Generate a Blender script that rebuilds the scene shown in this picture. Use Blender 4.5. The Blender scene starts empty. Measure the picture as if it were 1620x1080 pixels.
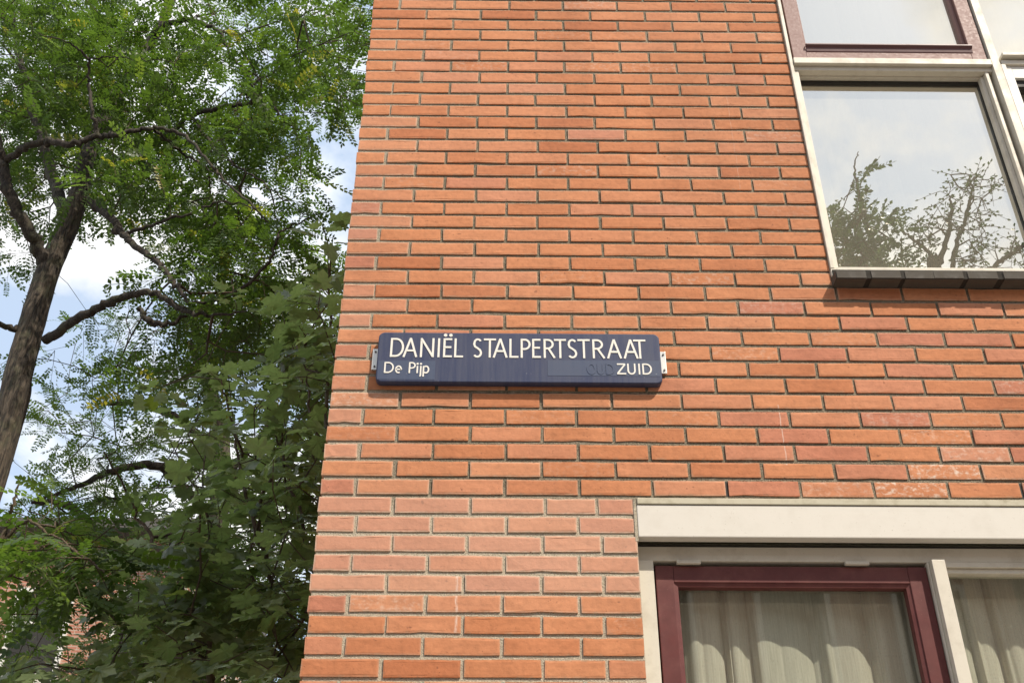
import bpy, bmesh, math, random
import numpy as np
from mathutils import Vector, Matrix

# ------------------------------------------------------------------ camera
FPX, PITCH, YAW, ROLL = 1741.445, 0.588506, 0.0077305, 0.0027243     # solved from the brick grid (220 x 60 mm)
CAM = np.array([0.54191, -2.95880, 1.62])
Z0 = 5.23566                                                          # height of the middle of brick course 0
cp, sp, cy_, sy_ = math.cos(PITCH), math.sin(PITCH), math.cos(YAW), math.sin(YAW)
FWD = np.array([sy_*cp, cy_*cp, sp]); R0 = np.array([cy_, -sy_, 0.0]); U0 = np.cross(R0, FWD)
RT = math.cos(ROLL)*R0 + math.sin(ROLL)*U0
UP = -math.sin(ROLL)*R0 + math.cos(ROLL)*U0
def inv(px, py, y=0.0):
    """photo pixel -> point at depth y"""
    d = FWD*FPX + RT*(px-810) + UP*(540-py)
    return CAM + d*(y-CAM[1])/d[1]
def proj(P):
    d = np.asarray(P) - CAM; w = d @ FWD
    return 810 + FPX*(d @ RT)/w, 540 - FPX*(d @ UP)/w

S = bpy.context.scene
COL = S.collection
cam = bpy.data.cameras.new('camera'); co = bpy.data.objects.new('camera', cam); COL.objects.link(co)
cam.sensor_width = 36; cam.lens = FPX/1620*36; cam.clip_start = .05; cam.clip_end = 600
M = Matrix(((RT[0], UP[0], -FWD[0], CAM[0]), (RT[1], UP[1], -FWD[1], CAM[1]), (RT[2], UP[2], -FWD[2], CAM[2]), (0, 0, 0, 1)))
co.matrix_world = M
S.camera = co

# ------------------------------------------------------------------ light
SUN = Vector((.93, -1.0, 1.72)).normalized()
EXPO = 0.30
w = bpy.data.worlds.new('World'); S.world = w; w.use_nodes = True
nt = w.node_tree; nt.nodes.clear()
def N(t, typ, **k):
    n = t.nodes.new(typ)
    for a, b in k.items():
        if a.startswith('i_'): n.inputs[a[2:].replace('_', ' ')].default_value = b
        else: setattr(n, a, b)
    return n
def L(t, a, b): t.links.new(a, b)
def math_(t, op, a, b=None, clamp=False):
    n = t.nodes.new('ShaderNodeMath'); n.operation = op; n.use_clamp = clamp
    for i, v in enumerate((a, b)):
        if v is None: continue
        if isinstance(v, (int, float)): n.inputs[i].default_value = v
        else: L(t, v, n.inputs[i])
    return n.outputs[0]
def ramp(t, src, stops):
    n = t.nodes.new('ShaderNodeValToRGB'); e = n.color_ramp.elements
    while len(e) < len(stops): e.new(.5)
    for q, (p, c) in zip(e, stops):
        q.position = p; q.color = (*c, 1) if isinstance(c, tuple) else (c, c, c, 1)
    L(t, src, n.inputs[0]); return n.outputs[0]
def mix(t, f, a, b, typ='MIX'):
    n = t.nodes.new('ShaderNodeMix'); n.data_type = 'RGBA'; n.blend_type = typ
    for s, v in ((n.inputs[0], f), (n.inputs[6], a), (n.inputs[7], b)):
        if isinstance(v, (int, float)): s.default_value = v
        elif isinstance(v, tuple): s.default_value = (*v, 1)
        else: L(t, v, s)
    return n.outputs[2]
def noise(t, vec, scale, detail=4, rough=.5, dist=0):
    n = N(t, 'ShaderNodeTexNoise'); n.inputs['Scale'].default_value = scale; n.inputs['Detail'].default_value = detail
    n.inputs['Roughness'].default_value = rough; n.inputs['Distortion'].default_value = dist
    if vec is not None: L(t, vec, n.inputs['Vector'])
    return n.outputs[0]
def mapping(t, vec, scale=(1, 1, 1), loc=(0, 0, 0)):
    n = N(t, 'ShaderNodeMapping'); n.inputs['Scale'].default_value = scale; n.inputs['Location'].default_value = loc
    L(t, vec, n.inputs['Vector']); return n.outputs[0]

sky = N(nt, 'ShaderNodeTexSky', sky_type='NISHITA', sun_disc=False)
sky.sun_elevation = math.asin(SUN.z); sky.sun_rotation = math.atan2(SUN.x, SUN.y)
sky.air_density = 1.0; sky.dust_density = 1.5; sky.ozone_density = 1.5
tc = N(nt, 'ShaderNodeTexCoord')
v1 = mapping(nt, tc.outputs['Generated'], (1, 1, 1.7), (1.32, .41, .2))
n1 = noise(nt, v1, 3.1, 7, .56, .35)
n2 = noise(nt, mapping(nt, tc.outputs['Generated'], (1, 1, 1.6), (4.2, 1.1, 2.6)), 4.6, 6, .55, .2)
cov = ramp(nt, n1, [(.455, 0.0), (.58, 1.0)])
ccol = ramp(nt, n2, [(.34, (9.4, 9.6, 9.9)), (.46, (12.0, 12.0, 12.0)), (.58, (14.0, 13.9, 13.6))])
skyc = mix(nt, cov, mix(nt, .62, sky.outputs[0], (8.4, 10.2, 12.8)), ccol)
bg = N(nt, 'ShaderNodeBackground'); bg.inputs['Strength'].default_value = 0.086
L(nt, skyc, bg.inputs['Color'])
L(nt, bg.outputs[0], N(nt, 'ShaderNodeOutputWorld').inputs[0])
sl = bpy.data.lights.new('sun', 'SUN'); sl.energy = 4.8; sl.angle = math.radians(.9); sl.color = (1, .91, .78)
so = bpy.data.objects.new('sun', sl); COL.objects.link(so)
so.rotation_euler = SUN.to_track_quat('Z', 'Y').to_euler(); so.location = (8, -9, 16)
S.view_settings.view_transform = 'Standard'; S.view_settings.look = 'None'
S.view_settings.exposure = EXPO; S.view_settings.gamma = 1; S.view_settings.use_curve_mapping = False
S.cycles.max_bounces = 8; S.cycles.transparent_max_bounces = 12

# ------------------------------------------------------------------ materials
def new_mat(name):
    m = bpy.data.materials.new(name); m.use_nodes = True
    t = m.node_tree; t.nodes.clear()
    out = N(t, 'ShaderNodeOutputMaterial'); b = N(t, 'ShaderNodeBsdfPrincipled'); L(t, b.outputs[0], out.inputs[0])
    return m, t, b, out
def setv(t, s, v):
    if isinstance(v, (int, float)): s.default_value = v
    elif isinstance(v, tuple): s.default_value = (*v, 1)
    else: L(t, v, s)
def bump(t, b, h, strength=.3, dist=.002):
    n = N(t, 'ShaderNodeBump'); n.inputs['Strength'].default_value = strength; n.inputs['Distance'].default_value = dist
    L(t, h, n.inputs['Height']); L(t, n.outputs[0], b.inputs['Normal'])
def wpos(t): return N(t, 'ShaderNodeNewGeometry').outputs['Position']

def _drip(x_, ya, yb, wd, th, amt): a, b = inv(x_, yb), inv(x_, ya); return ((a[0]+b[0])/2, a[2], b[2], wd, th, amt)
DRIPS = [_drip(722, 905, 1000, .0050, .47, .7), _drip(1238, 640, 735, .0022, .36, .38), _drip(1160, 150, 300, .0020, .46, .22)]
def brick_mat(name, per_object):
    m, t, b, o = new_mat(name)
    p = wpos(t)
    def attr(a):
        n = N(t, 'ShaderNodeAttribute'); n.attribute_name = a
        n.attribute_type = 'OBJECT' if (per_object and a != 'edge') else 'GEOMETRY'
        return n.outputs['Fac']
    tone, eff, stain, edge = attr('tone'), attr('efflo'), attr('stain'), attr('edge')
    base = ramp(t, tone, [(0, (.42, .148, .064)), (.25, (.475, .182, .081)), (.5, (.52, .212, .098)), (.75, (.51, .216, .118)), (1, (.45, .172, .101))])
    off = N(t, 'ShaderNodeCombineXYZ'); L(t, math_(t, 'MULTIPLY', tone, 37.), off.inputs[0]); L(t, math_(t, 'MULTIPLY', tone, 11.), off.inputs[2])
    va = N(t, 'ShaderNodeVectorMath', operation='ADD'); L(t, p, va.inputs[0]); L(t, off.outputs[0], va.inputs[1]); q = va.outputs[0]
    big = noise(t, q, 9, 3, .5)
    c = mix(t, math_(t, 'MULTIPLY', ramp(t, big, [(.35, 0.), (.7, 1.)]), .55), base, mix(t, 1., base, (1.14, 1.2, 1.25), 'MULTIPLY'))
    streak = noise(t, mapping(t, q, (7, 7, 60)), 1.0, 4, .6)
    c = mix(t, .36, c, ramp(t, streak, [(.3, .74), (.5, 1.0), (.72, 1.18)]), 'MULTIPLY')
    mott = noise(t, q, 55, 4, .6)
    c = mix(t, .5, c, ramp(t, mott, [(.3, .72), (.5, 1.), (.7, 1.14)]), 'MULTIPLY')
    rain = noise(t, mapping(t, p, (3.2, 3.2, .55), (5, 0, 1)), 1, 5, .6)
    c = mix(t, .7, c, ramp(t, rain, [(.34, (.78, .75, .73)), (.52, (1., 1., 1.)), (.70, (1.07, 1.08, 1.1))]), 'MULTIPLY')
    pits = noise(t, mapping(t, q, (1, 1, 1.6)), 150, 2, .5)
    c = mix(t, ramp(t, pits, [(.25, .8), (.30, 0.)]), c, (.13, .055, .035))
    pits2 = noise(t, mapping(t, q, (1, 1, 1.3), (3, 1, 2)), 42, 3, .6)
    c = mix(t, ramp(t, pits2, [(.295, .7), (.335, 0.)]), c, (.20, .075, .04))
    # lime bloom: on the edges of some bricks, in patches on others, and thin runs
    en = noise(t, p, 60, 3, .6)
    ew = math_(t, 'MULTIPLY', math_(t, 'MULTIPLY', edge, edge), math_(t, 'MULTIPLY', eff, ramp(t, en, [(.3, .35), (.6, 1.)])), True)
    c = mix(t, ew, c, (.64, .54, .42))
    c = mix(t, math_(t, 'MULTIPLY', math_(t, 'MULTIPLY', eff, eff), .34), c, (.62, .42, .32))
    pn = noise(t, mapping(t, q, (1, 1, 1.4)), 48, 7, .72)
    c = mix(t, math_(t, 'MULTIPLY', stain, ramp(t, pn, [(.50, 0.), (.64, .8)])), c, (.72, .62, .52))
    # a little mortar smear on any edge
    en2 = noise(t, mapping(t, p, (1, 1, 1), (9, 2, 4)), 33, 4, .6)
    c = mix(t, math_(t, 'MULTIPLY', edge, ramp(t, en2, [(.5, 0.), (.66, .5)])), c, (.36, .28, .19))
    # chipped, soot-dark spots along the arrises
    en3 = noise(t, mapping(t, p, (1, 1, 1.6), (2, 7, 5)), 85, 4, .65)
    c = mix(t, math_(t, 'MULTIPLY', edge, ramp(t, en3, [(.30, .85), (.40, 0.)])), c, (.10, .055, .035))
    # three thin lime runs down the wall
    sx = N(t, 'ShaderNodeSeparateXYZ'); L(t, p, sx.inputs[0])
    wob = math_(t, 'MULTIPLY', math_(t, 'SUBTRACT', noise(t, mapping(t, p, (0, 0, 1)), 14, 2, .5), .5), .012)
    dots = noise(t, mapping(t, p, (40, 1, 1)), 34, 3, .7)
    for (ux, za, zb_, wd, th, amt) in DRIPS:
        dx_ = math_(t, 'ABSOLUTE', math_(t, 'SUBTRACT', math_(t, 'ADD', sx.outputs[0], wob), ux))
        mx_ = ramp(t, math_(t, 'DIVIDE', dx_, wd), [(.35, 1.), (1., 0.)])
        mz_ = math_(t, 'MULTIPLY', math_(t, 'GREATER_THAN', sx.outputs[2], za), math_(t, 'LESS_THAN', sx.outputs[2], zb_))
        c = mix(t, math_(t, 'MULTIPLY', math_(t, 'MULTIPLY', mx_, mz_), ramp(t, dots, [(th, 0.), (th+.1, amt)])), c, (.80, .74, .66))
    setv(t, b.inputs['Base Color'], c); b.inputs['Roughness'].default_value = .86
    b.inputs['Specular IOR Level'].default_value = .3
    h = math_(t, 'ADD', math_(t, 'ADD', math_(t, 'MULTIPLY', streak, .25), mott), math_(t, 'MULTIPLY', ramp(t, pits, [(.235, 0.), (.3, 1.)]), .8))
    bump(t, b, h, .55, .0024)
    return m
BRICK = brick_mat('brick_clay', True); BRICKF = brick_mat('brick_clay_field', False)

def mortar_mat():
    m, t, b, o = new_mat('mortar'); p = wpos(t)
    g = noise(t, p, 260, 3, .7); g2 = noise(t, p, 28, 4, .6); g3 = noise(t, p, 1.7, 3, .6)
    dark = ramp(t, g, [(.30, (.055, .046, .032)), (.48, (.165, .142, .098)), (.70, (.35, .31, .225))])
    light = ramp(t, g, [(.28, (.22, .19, .14)), (.5, (.44, .385, .29)), (.72, (.60, .54, .43))])
    sx = N(t, 'ShaderNodeSeparateXYZ'); L(t, p, sx.inputs[0])
    # repointed, paler joints: beside the corner and left of the lower window
    edge = ramp(t, math_(t, 'ADD', sx.outputs[0], math_(t, 'MULTIPLY', g2, .15)), [(.16, 1.), (.36, 0.)])
    low = ramp(t, math_(t, 'ADD', sx.outputs[2], math_(t, 'MULTIPLY', g2, .1)), [(.0, 1.), (.1, 1.), (.2, 0.)])
    zz = math_(t, 'SUBTRACT', sx.outputs[2], 2.96)
    low = ramp(t, math_(t, 'ADD', zz, math_(t, 'MULTIPLY', g2, .12)), [(.10, 1.), (.17, 0.)])
    f = math_(t, 'MAXIMUM', math_(t, 'MULTIPLY', edge, .75), low)
    f = math_(t, 'MAXIMUM', f, ramp(t, math_(t, 'ADD', math_(t, 'MULTIPLY', g2, .5), math_(t, 'MULTIPLY', g3, .5)), [(.53, .0), (.70, .6)]))
    setv(t, b.inputs['Base Color'], mix(t, f, dark, light)); b.inputs['Roughness'].default_value = .95
    bump(t, b, math_(t, 'ADD', g, math_(t, 'MULTIPLY', g2, 1.2)), .8, .005)
    return m
MORTAR = mortar_mat()

def paint(name, col, rough=.45, dirt=.35, dcol=(.25, .2, .13), scale=14, grain=None, spec=.3):
    m, t, b, o = new_mat(name); p = wpos(t)
    n = noise(t, p, scale, 6, .65); f = noise(t, p, 220, 2, .5)
    c = mix(t, math_(t, 'MULTIPLY', ramp(t, n, [(.48, 0.), (.8, 1.)]), dirt), col, dcol)
    c = mix(t, math_(t, 'MULTIPLY', ramp(t, f, [(.24, 1.), (.30, 0.)]), .55), c, dcol)
    if grain:
        gn = noise(t, mapping(t, p, grain), 1, 4, .6)
        c = mix(t, .5, c, ramp(t, gn, [(.3, .75), (.5, 1.), (.7, 1.25)]), 'MULTIPLY')
    setv(t, b.inputs['Base Color'], c); b.inputs['Roughness'].default_value = rough; b.inputs['Specular IOR Level'].default_value = spec
    L(t, ramp(t, n, [(.3, rough*.8), (.7, min(1, rough*1.3))]), b.inputs['Roughness'])
    bump(t, b, math_(t, 'ADD', n, math_(t, 'MULTIPLY', f, .3)), .12, .002)
    return m
CREAM = paint('cream_paint', (.63, .585, .49), .5, .38)
CREAMB = paint('cream_paint_board', (.64, .605, .54), .55, .12)
WHITE = paint('white_paint', (.68, .66, .61), .45, .15)
RED = paint('wine_red_paint', (.118, .034, .031), .52, .4, (.27, .12, .10), 9, grain=(30, 30, 30))
REDF = paint('faded_wine_paint', (.24, .135, .118), .55, .35, (.31, .225, .20), 120)
REDD = paint('weather_bar_paint', (.11, .05, .05), .4, .2, (.2, .12, .11))
DARK = paint('dark_rubber', (.03, .028, .024), .6, .2, (.06, .055, .05))
TILE = paint('sill_tile_glaze', (.080, .070, .058), .75, .5, (.14, .125, .10), 30, spec=.2)
GROUT = paint('sill_bed', (.028, .024, .019), .95, .5, (.06, .05, .04), 40)
LEADG = paint('flashing', (.50, .46, .35), .75, .7, (.24, .21, .13), 22)
ALU = paint('aluminium', (.60, .59, .55), .35, .2, (.3, .28, .24)); ALU.node_tree.nodes['Principled BSDF'].inputs['Metallic'].default_value = .6
STEEL = paint('screw_steel', (.14, .13, .12), .4, .2)
LETTER = paint('letter_cream', (.78, .75, .68), .5, .10, (.5, .48, .45), 60)
PLASTER = paint('room_plaster', (.42, .39, .33), .9, .1)
ROOFM = paint('roof_felt', (.09, .085, .08), .9, .3)
PAVE = paint('pavement', (.23, .215, .19), .9, .4, (.16, .15, .135), 3)

def sign_mat(name, a, c2, st):
    m, t, b, o = new_mat(name); p = wpos(t)
    s = noise(t, mapping(t, p, (90, 20, 5)), 1, 5, .65); n = noise(t, p, 6, 5, .6); sp_ = noise(t, p, 130, 2, .5)
    c = mix(t, math_(t, 'MULTIPLY', ramp(t, s, [(.38, 0.), (.68, 1.)]), st), a, c2)
    c = mix(t, math_(t, 'MULTIPLY', ramp(t, n, [(.45, 0.), (.75, 1.)]), .35), c, (.075, .08, .115))
    c = mix(t, ramp(t, sp_, [(.215, .7), (.24, 0.)]), c, (.5, .5, .5))
    b.inputs['Specular IOR Level'].default_value = .3
    setv(t, b.inputs['Base Color'], c); b.inputs['Roughness'].default_value = .5
    L(t, ramp(t, s, [(.3, .45), (.7, .65)]), b.inputs['Roughness'])
    bump(t, b, s, .05, .001)
    return m
SIGN = sign_mat('sign_enamel', (.031, .041, .094), (.075, .084, .125), .6)
STICK = sign_mat('sign_sticker', (.055, .074, .130), (.080, .098, .148), .5)

def glass_mat(name, refl, dust=0.0, tint=(.92, .95, .92), veil=.06):
    m = bpy.data.materials.new(name); m.use_nodes = True; t = m.node_tree; t.nodes.clear()
    o = N(t, 'ShaderNodeOutputMaterial'); tr = N(t, 'ShaderNodeBsdfTransparent'); gl = N(t, 'ShaderNodeBsdfGlossy')
    tr.inputs[0].default_value = (*tint, 1); gl.inputs['Roughness'].default_value = .004; gl.inputs[0].default_value = (1.0, .955, .85, 1)
    ge = N(t, 'ShaderNodeNewGeometry'); dt = N(t, 'ShaderNodeVectorMath', operation='DOT_PRODUCT')
    L(t, ge.outputs['Normal'], dt.inputs[0]); L(t, ge.outputs['Incoming'], dt.inputs[1])
    fres = math_(t, 'ADD', math_(t, 'MULTIPLY', math_(t, 'POWER', math_(t, 'SUBTRACT', 1., math_(t, 'ABSOLUTE', dt.outputs['Value'])), 5.), .96), .04)
    p = wpos(t)
    f = math_(t, 'MINIMUM', math_(t, 'ADD', math_(t, 'MULTIPLY', fres, 1.8), refl), 1.)
    mx = N(t, 'ShaderNodeMixShader'); L(t, f, mx.inputs[0]); L(t, tr.outputs[0], mx.inputs[1]); L(t, gl.outputs[0], mx.inputs[2])
    last = mx.outputs[0]
    if dust:
        df = N(t, 'ShaderNodeBsdfDiffuse'); df.inputs[0].default_value = (.5, .46, .36, 1)
        d1 = noise(t, mapping(t, p, (210, 10, 130)), 1, 3, .7); d2 = noise(t, p, 6, 4, .6)
        df_f = math_(t, 'ADD', math_(t, 'MULTIPLY', ramp(t, d1, [(.56, 0.), (.76, 1.)]), math_(t, 'MULTIPLY', d2, dust)), veil)
        m2 = N(t, 'ShaderNodeMixShader'); L(t, df_f, m2.inputs[0]); L(t, last, m2.inputs[1]); L(t, df.outputs[0], m2.inputs[2]); last = m2.outputs[0]
    L(t, last, o.inputs[0]); return m
GLASS_UP = glass_mat('coated_glass', .70, .05, veil=.20)
CLEAR = bpy.data.materials.new('clear_edge'); CLEAR.use_nodes = True; CLEAR.node_tree.nodes.clear()
L(CLEAR.node_tree, N(CLEAR.node_tree, 'ShaderNodeBsdfTransparent').outputs[0], N(CLEAR.node_tree, 'ShaderNodeOutputMaterial').inputs[0])
GLASS_LOW = glass_mat('dusty_glass', .02, .42)

def leaf_mat(name, dark, midc, light, trans, rough=.5, twt=.32, yel=(.16, .19, .04)):
    m = bpy.data.materials.new(name); m.use_nodes = True; t = m.node_tree; t.nodes.clear()
    o = N(t, 'ShaderNodeOutputMaterial'); b = N(t, 'ShaderNodeBsdfPrincipled'); ts = N(t, 'ShaderNodeBsdfTranslucent')
    a = N(t, 'ShaderNodeAttribute'); a.attribute_name = 'tone'
    oi = N(t, 'ShaderNodeObjectInfo')
    f = math_(t, 'FRACT', math_(t, 'ADD', a.outputs['Fac'], math_(t, 'MULTIPLY', oi.outputs['Random'], .999)))
    c = ramp(t, f, [(0, dark), (.5, midc), (.97, light), (.992, yel)])
    p = wpos(t)
    c = mix(t, .5, c, ramp(t, noise(t, p, 40, 3, .6), [(.3, .75), (.5, 1.), (.7, 1.25)]), 'MULTIPLY')
    L(t, c, b.inputs['Base Color']); b.inputs['Roughness'].default_value = rough; b.inputs['Specular IOR Level'].default_value = .4
    L(t, mix(t, 1., c, trans, 'MULTIPLY'), ts.inputs[0])
    mx = N(t, 'ShaderNodeMixShader'); mx.inputs[0].default_value = twt
    L(t, b.outputs[0], mx.inputs[1]); L(t, ts.outputs[0], mx.inputs[2]); L(t, mx.outputs[0], o.inputs[0]); return m
ROB = leaf_mat('robinia_leaf', (.046, .080, .020), (.068, .110, .026), (.108, .158, .036), (1.75, 1.95, .75), .45, .41, (.28, .24, .05))
MAP = leaf_mat('maple_leaf', (.100, .132, .066), (.150, .192, .098), (.215, .262, .138), (1.7, 1.85, .9), .26, .46)
FARL = leaf_mat('street_tree_leaf', (.036, .058, .028), (.052, .080, .038), (.070, .105, .050), (1.1, 1.4, .9))
def bark_mat(name, a, c2, sc=1.0):
    m, t, b, o = new_mat(name); p = wpos(t)
    n = noise(t, mapping(t, p, (26*sc, 26*sc, 4*sc)), 1, 6, .65, .8); g = noise(t, p, 7, 4, .6)
    c = mix(t, ramp(t, n, [(.38, 0.), (.62, 1.)]), a, c2)
    c = mix(t, math_(t, 'MULTIPLY', ramp(t, g, [(.5, 0.), (.7, 1.)]), .5), c, (.10, .11, .055))
    setv(t, b.inputs['Base Color'], c); b.inputs['Roughness'].default_value = .92
    bump(t, b, n, 1.0, .03); return m
BARK = bark_mat('robinia_bark', (.022, .018, .014), (.125, .098, .070), 1.4)
BARK_SHADED = bark_mat('robinia_limb_bark_shaded', (.018, .014, .011), (.075, .058, .042), 2)  # younger, darker limb bark, with the shade on the limbs put into its colour
TWIG = bark_mat('twig_bark', (.045, .033, .022), (.12, .085, .05), 3)
STEM = bark_mat('maple_stem', (.07, .05, .03), (.17, .12, .07), 3)

def curtain_mat():
    m = bpy.data.materials.new('net_curtain'); m.use_nodes = True; t = m.node_tree; t.nodes.clear()
    o = N(t, 'ShaderNodeOutputMaterial'); d = N(t, 'ShaderNodeBsdfDiffuse'); ts = N(t, 'ShaderNodeBsdfTranslucent')
    p = wpos(t); wv = noise(t, mapping(t, p, (300, 30, 12)), 1, 2, .5)
    c = ramp(t, wv, [(.3, (.56, .53, .44)), (.7, (.68, .65, .55))])
    L(t, c, d.inputs[0]); L(t, c, ts.inputs[0])
    mx = N(t, 'ShaderNodeMixShader'); mx.inputs[0].default_value = .3
    L(t, d.outputs[0], mx.inputs[1]); L(t, ts.outputs[0], mx.inputs[2]); L(t, mx.outputs[0], o.inputs[0]); return m
CURT = curtain_mat()
def far_brick():
    m, t, b, o = new_mat('far_brick'); p = wpos(t)
    sx = N(t, 'ShaderNodeSeparateXYZ'); L(t, p, sx.inputs[0]); cx = N(t, 'ShaderNodeCombineXYZ'); L(t, sx.outputs[0], cx.inputs[0]); L(t, sx.outputs[2], cx.inputs[1])
    bt = N(t, 'ShaderNodeTexBrick'); L(t, cx.outputs[0], bt.inputs['Vector']); bt.inputs['Scale'].default_value = 1
    bt.inputs['Brick Width'].default_value = .22; bt.inputs['Row Height'].default_value = .06; bt.inputs['Mortar Size'].default_value = .006
    bt.inputs['Color1'].default_value = (.42, .19, .12, 1); bt.inputs['Color2'].default_value = (.36, .15, .10, 1); bt.inputs['Mortar'].default_value = (.4, .35, .28, 1)
    L(t, bt.outputs[0], b.inputs['Base Color']); b.inputs['Roughness'].default_value = .9; return m
FARB = far_brick()

# ------------------------------------------------------------------ mesh helpers
def link(name, me, mat, parent=None):
    o = bpy.data.objects.new(name, me); COL.objects.link(o)
    if mat is not None and not me.materials: me.materials.append(mat)
    if parent is not None: o.parent = parent
    return o
def empty(name, loc=(0, 0, 0)):
    o = bpy.data.objects.new(name, None); COL.objects.link(o); o.location = loc; o.empty_display_size = .2; return o
def tag(o, label=None, cat=None, group=None, kind=None):
    if label: o['label'] = label
    if cat: o['category'] = cat
    if group: o['group'] = group
    if kind: o['kind'] = kind
    return o
def bx(bm, x0, x1, y0, y1, z0, z1):
    vs = [bm.verts.new(v) for v in ((x0, y0, z0), (x1, y0, z0), (x1, y1, z0), (x0, y1, z0), (x0, y0, z1), (x1, y0, z1), (x1, y1, z1), (x0, y1, z1))]
    for f in ((0, 3, 2, 1), (4, 5, 6, 7), (0, 1, 5, 4), (1, 2, 6, 5), (2, 3, 7, 6), (3, 0, 4, 7)): bm.faces.new([vs[i] for i in f])
def boxes(name, mat, parent, *bs, bev=.0015):
    bm = bmesh.new()
    for b in bs: bx(bm, *b)
    if bev: bmesh.ops.bevel(bm, geom=list(bm.edges), offset=bev, segments=2, affect='EDGES', profile=.6)
    me = bpy.data.meshes.new(name); bm.to_mesh(me); bm.free()
    return link(name, me, mat, parent)
def pane(name, mat, parent, b, bev=0):
    """sheet of glass: the coated face outside, clear edges and back"""
    o = boxes(name, mat, parent, b, bev=0); o.data.materials.append(CLEAR)
    for f in o.data.polygons: f.material_index = 0 if f.normal.y < -.9 else 1
    return o
def prism(name, mat, parent, poly, a0, a1, axis='y', bev=.001):
    """polygon in (x,z) extruded along y, or in (y,z) extruded along x"""
    bm = bmesh.new(); P = (lambda u, v, a: (u, a, v)) if axis == 'y' else (lambda u, v, a: (a, u, v))
    A = [bm.verts.new(P(u, v, a0)) for u, v in poly]; B = [bm.verts.new(P(u, v, a1)) for u, v in poly]; n = len(poly)
    bm.faces.new(A); bm.faces.new(B[::-1])
    for i in range(n): bm.faces.new((A[i], B[i], B[(i+1) % n], A[(i+1) % n]))
    bmesh.ops.recalc_face_normals(bm, faces=list(bm.faces))
    if bev: bmesh.ops.bevel(bm, geom=list(bm.edges), offset=bev, segments=1, affect='EDGES')
    me = bpy.data.meshes.new(name); bm.to_mesh(me); bm.free()
    return link(name, me, mat, parent)
def np_mesh(name, V, F, mat, parent=None, tone=None, smooth=False):
    V = np.asarray(V, np.float32); F = np.asarray(F, np.int32); k = F.shape[1]
    me = bpy.data.meshes.new(name); me.vertices.add(len(V)); me.vertices.foreach_set('co', V.ravel())
    me.loops.add(F.size); me.loops.foreach_set('vertex_index', F.ravel())
    me.polygons.add(len(F)); me.polygons.foreach_set('loop_start', np.arange(0, F.size, k, dtype=np.int32))
    if smooth: me.polygons.foreach_set('use_smooth', np.ones(len(F), bool))
    me.update(calc_edges=True)
    if tone is not None:
        a = me.attributes.new('tone', 'FLOAT', 'POINT'); a.data.foreach_set('value', np.asarray(tone, np.float32))
    return link(name, me, mat, parent)

# ------------------------------------------------------------------ the ground
g = boxes('ground', PAVE, None, (-150, 150, -150, 150, -.5, 0.0), bev=0); tag(g, kind='structure')

# ------------------------------------------------------------------ the brick house
rng = random.Random(4)
H = .06
house = empty('brick_house'); tag(house, 'orange-red brick house corner with dark street sign and two wooden windows', 'house')
W1X0, W1X1, W1Z0, W1Z1 = 1.641, 3.92, 3.826, 6.15          # upper window opening
W2X0, W2X1, W2Z0, W2Z1 = .929, 3.60, .95, 3.03             # lower window opening
HX, HY, HZ = 8.0, 9.0, 9.5
MY = .0044                                                 # joint face lies this deep behind the bricks
wall = boxes('wall', MORTAR, house,
    (MY, W2X0, MY, .30, 0, W2Z1), (W2X0, W2X1, MY, .30, 0, W2Z0), (W2X1, HX, MY, .30, 0, W2Z1),
    (MY, HX, MY, .30, W2Z1, W1Z0),
    (MY, W1X0, MY, .30, W1Z0, W1Z1), (W1X1, HX, MY, .30, W1Z0, W1Z1), (MY, HX, MY, .30, W1Z1, HZ),
    (MY, .30, .30, HY, 0, HZ), (.30, HX, HY-.3, HY, 0, HZ), (HX-.3, HX, .30, HY-.3, 0, HZ), bev=0)
roof = boxes('roof', ROOFM, house, (-.06, HX+.06, -.06, HY+.06, HZ, HZ+.12), bev=.01)
boxes('floor_slab', PLASTER, house, (.30, HX-.3, .30, HY-.3, 3.12, 3.40), bev=0)
boxes('room_wall', PLASTER, house, (.30, HX-.3, 3.2, 3.3, .02, 3.12), (.30, HX-.3, 3.2, 3.3, 3.40, HZ), bev=0)

def brick_mesh(Ln, Hh, dp, seed):
    r = random.Random(seed); bm = bmesh.new(); ed = bm.verts.layers.float.new('edge')
    def side(n, f):
        return [f((i + (r.uniform(-.25, .25) if 0 < i else 0))/n) for i in range(n)]
    j = lambda s: r.gauss(0, s)
    hx, hz = Ln/2, Hh/2
    pts = side(4, lambda t: (-hx + Ln*t, -hz)) + side(1, lambda t: (hx, -hz)) + side(4, lambda t: (hx - Ln*t, hz)) + side(1, lambda t: (-hx, hz))
    out = []
    for (x, z) in pts:
        c = .0006
        if r.random() < .10: c = .0019
        out.append((x*(1 - .0) + j(.0007), z - math.copysign(abs(r.gauss(0, c)), z)))
    ins = .0065
    A = []; B = []; Cc = []
    for x, z in out:
        v = bm.verts.new((x, .0004 + abs(j(.0003)), z)); v[ed] = 1; A.append(v)
        sx = (hx-ins)/hx; sz = (hz-ins)/hz
        v = bm.verts.new((x*sx, j(.0003), z*sz)); v[ed] = 0; B.append(v)
        v = bm.verts.new((x, dp, z)); v[ed] = .8; Cc.append(v)
    n = len(out)
    bm.faces.new(B)
    for i in range(n):
        k = (i+1) % n
        bm.faces.new((A[i], A[k], B[k], B[i])); bm.faces.new((Cc[i], Cc[k], A[k], A[i]))
    bmesh.ops.recalc_face_normals(bm, faces=list(bm.faces))
    for f in bm.faces: f.smooth = False
    me = bpy.data.meshes.new('brick'); bm.to_mesh(me); bm.free(); me.materials.append(BRICK)
    return me
STRETCH = [brick_mesh(.2095, .0486, .06, 100+i) for i in range(16)]
HEADER = [brick_mesh(.0995, .0486, .06, 300+i) for i in range(6)]
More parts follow.
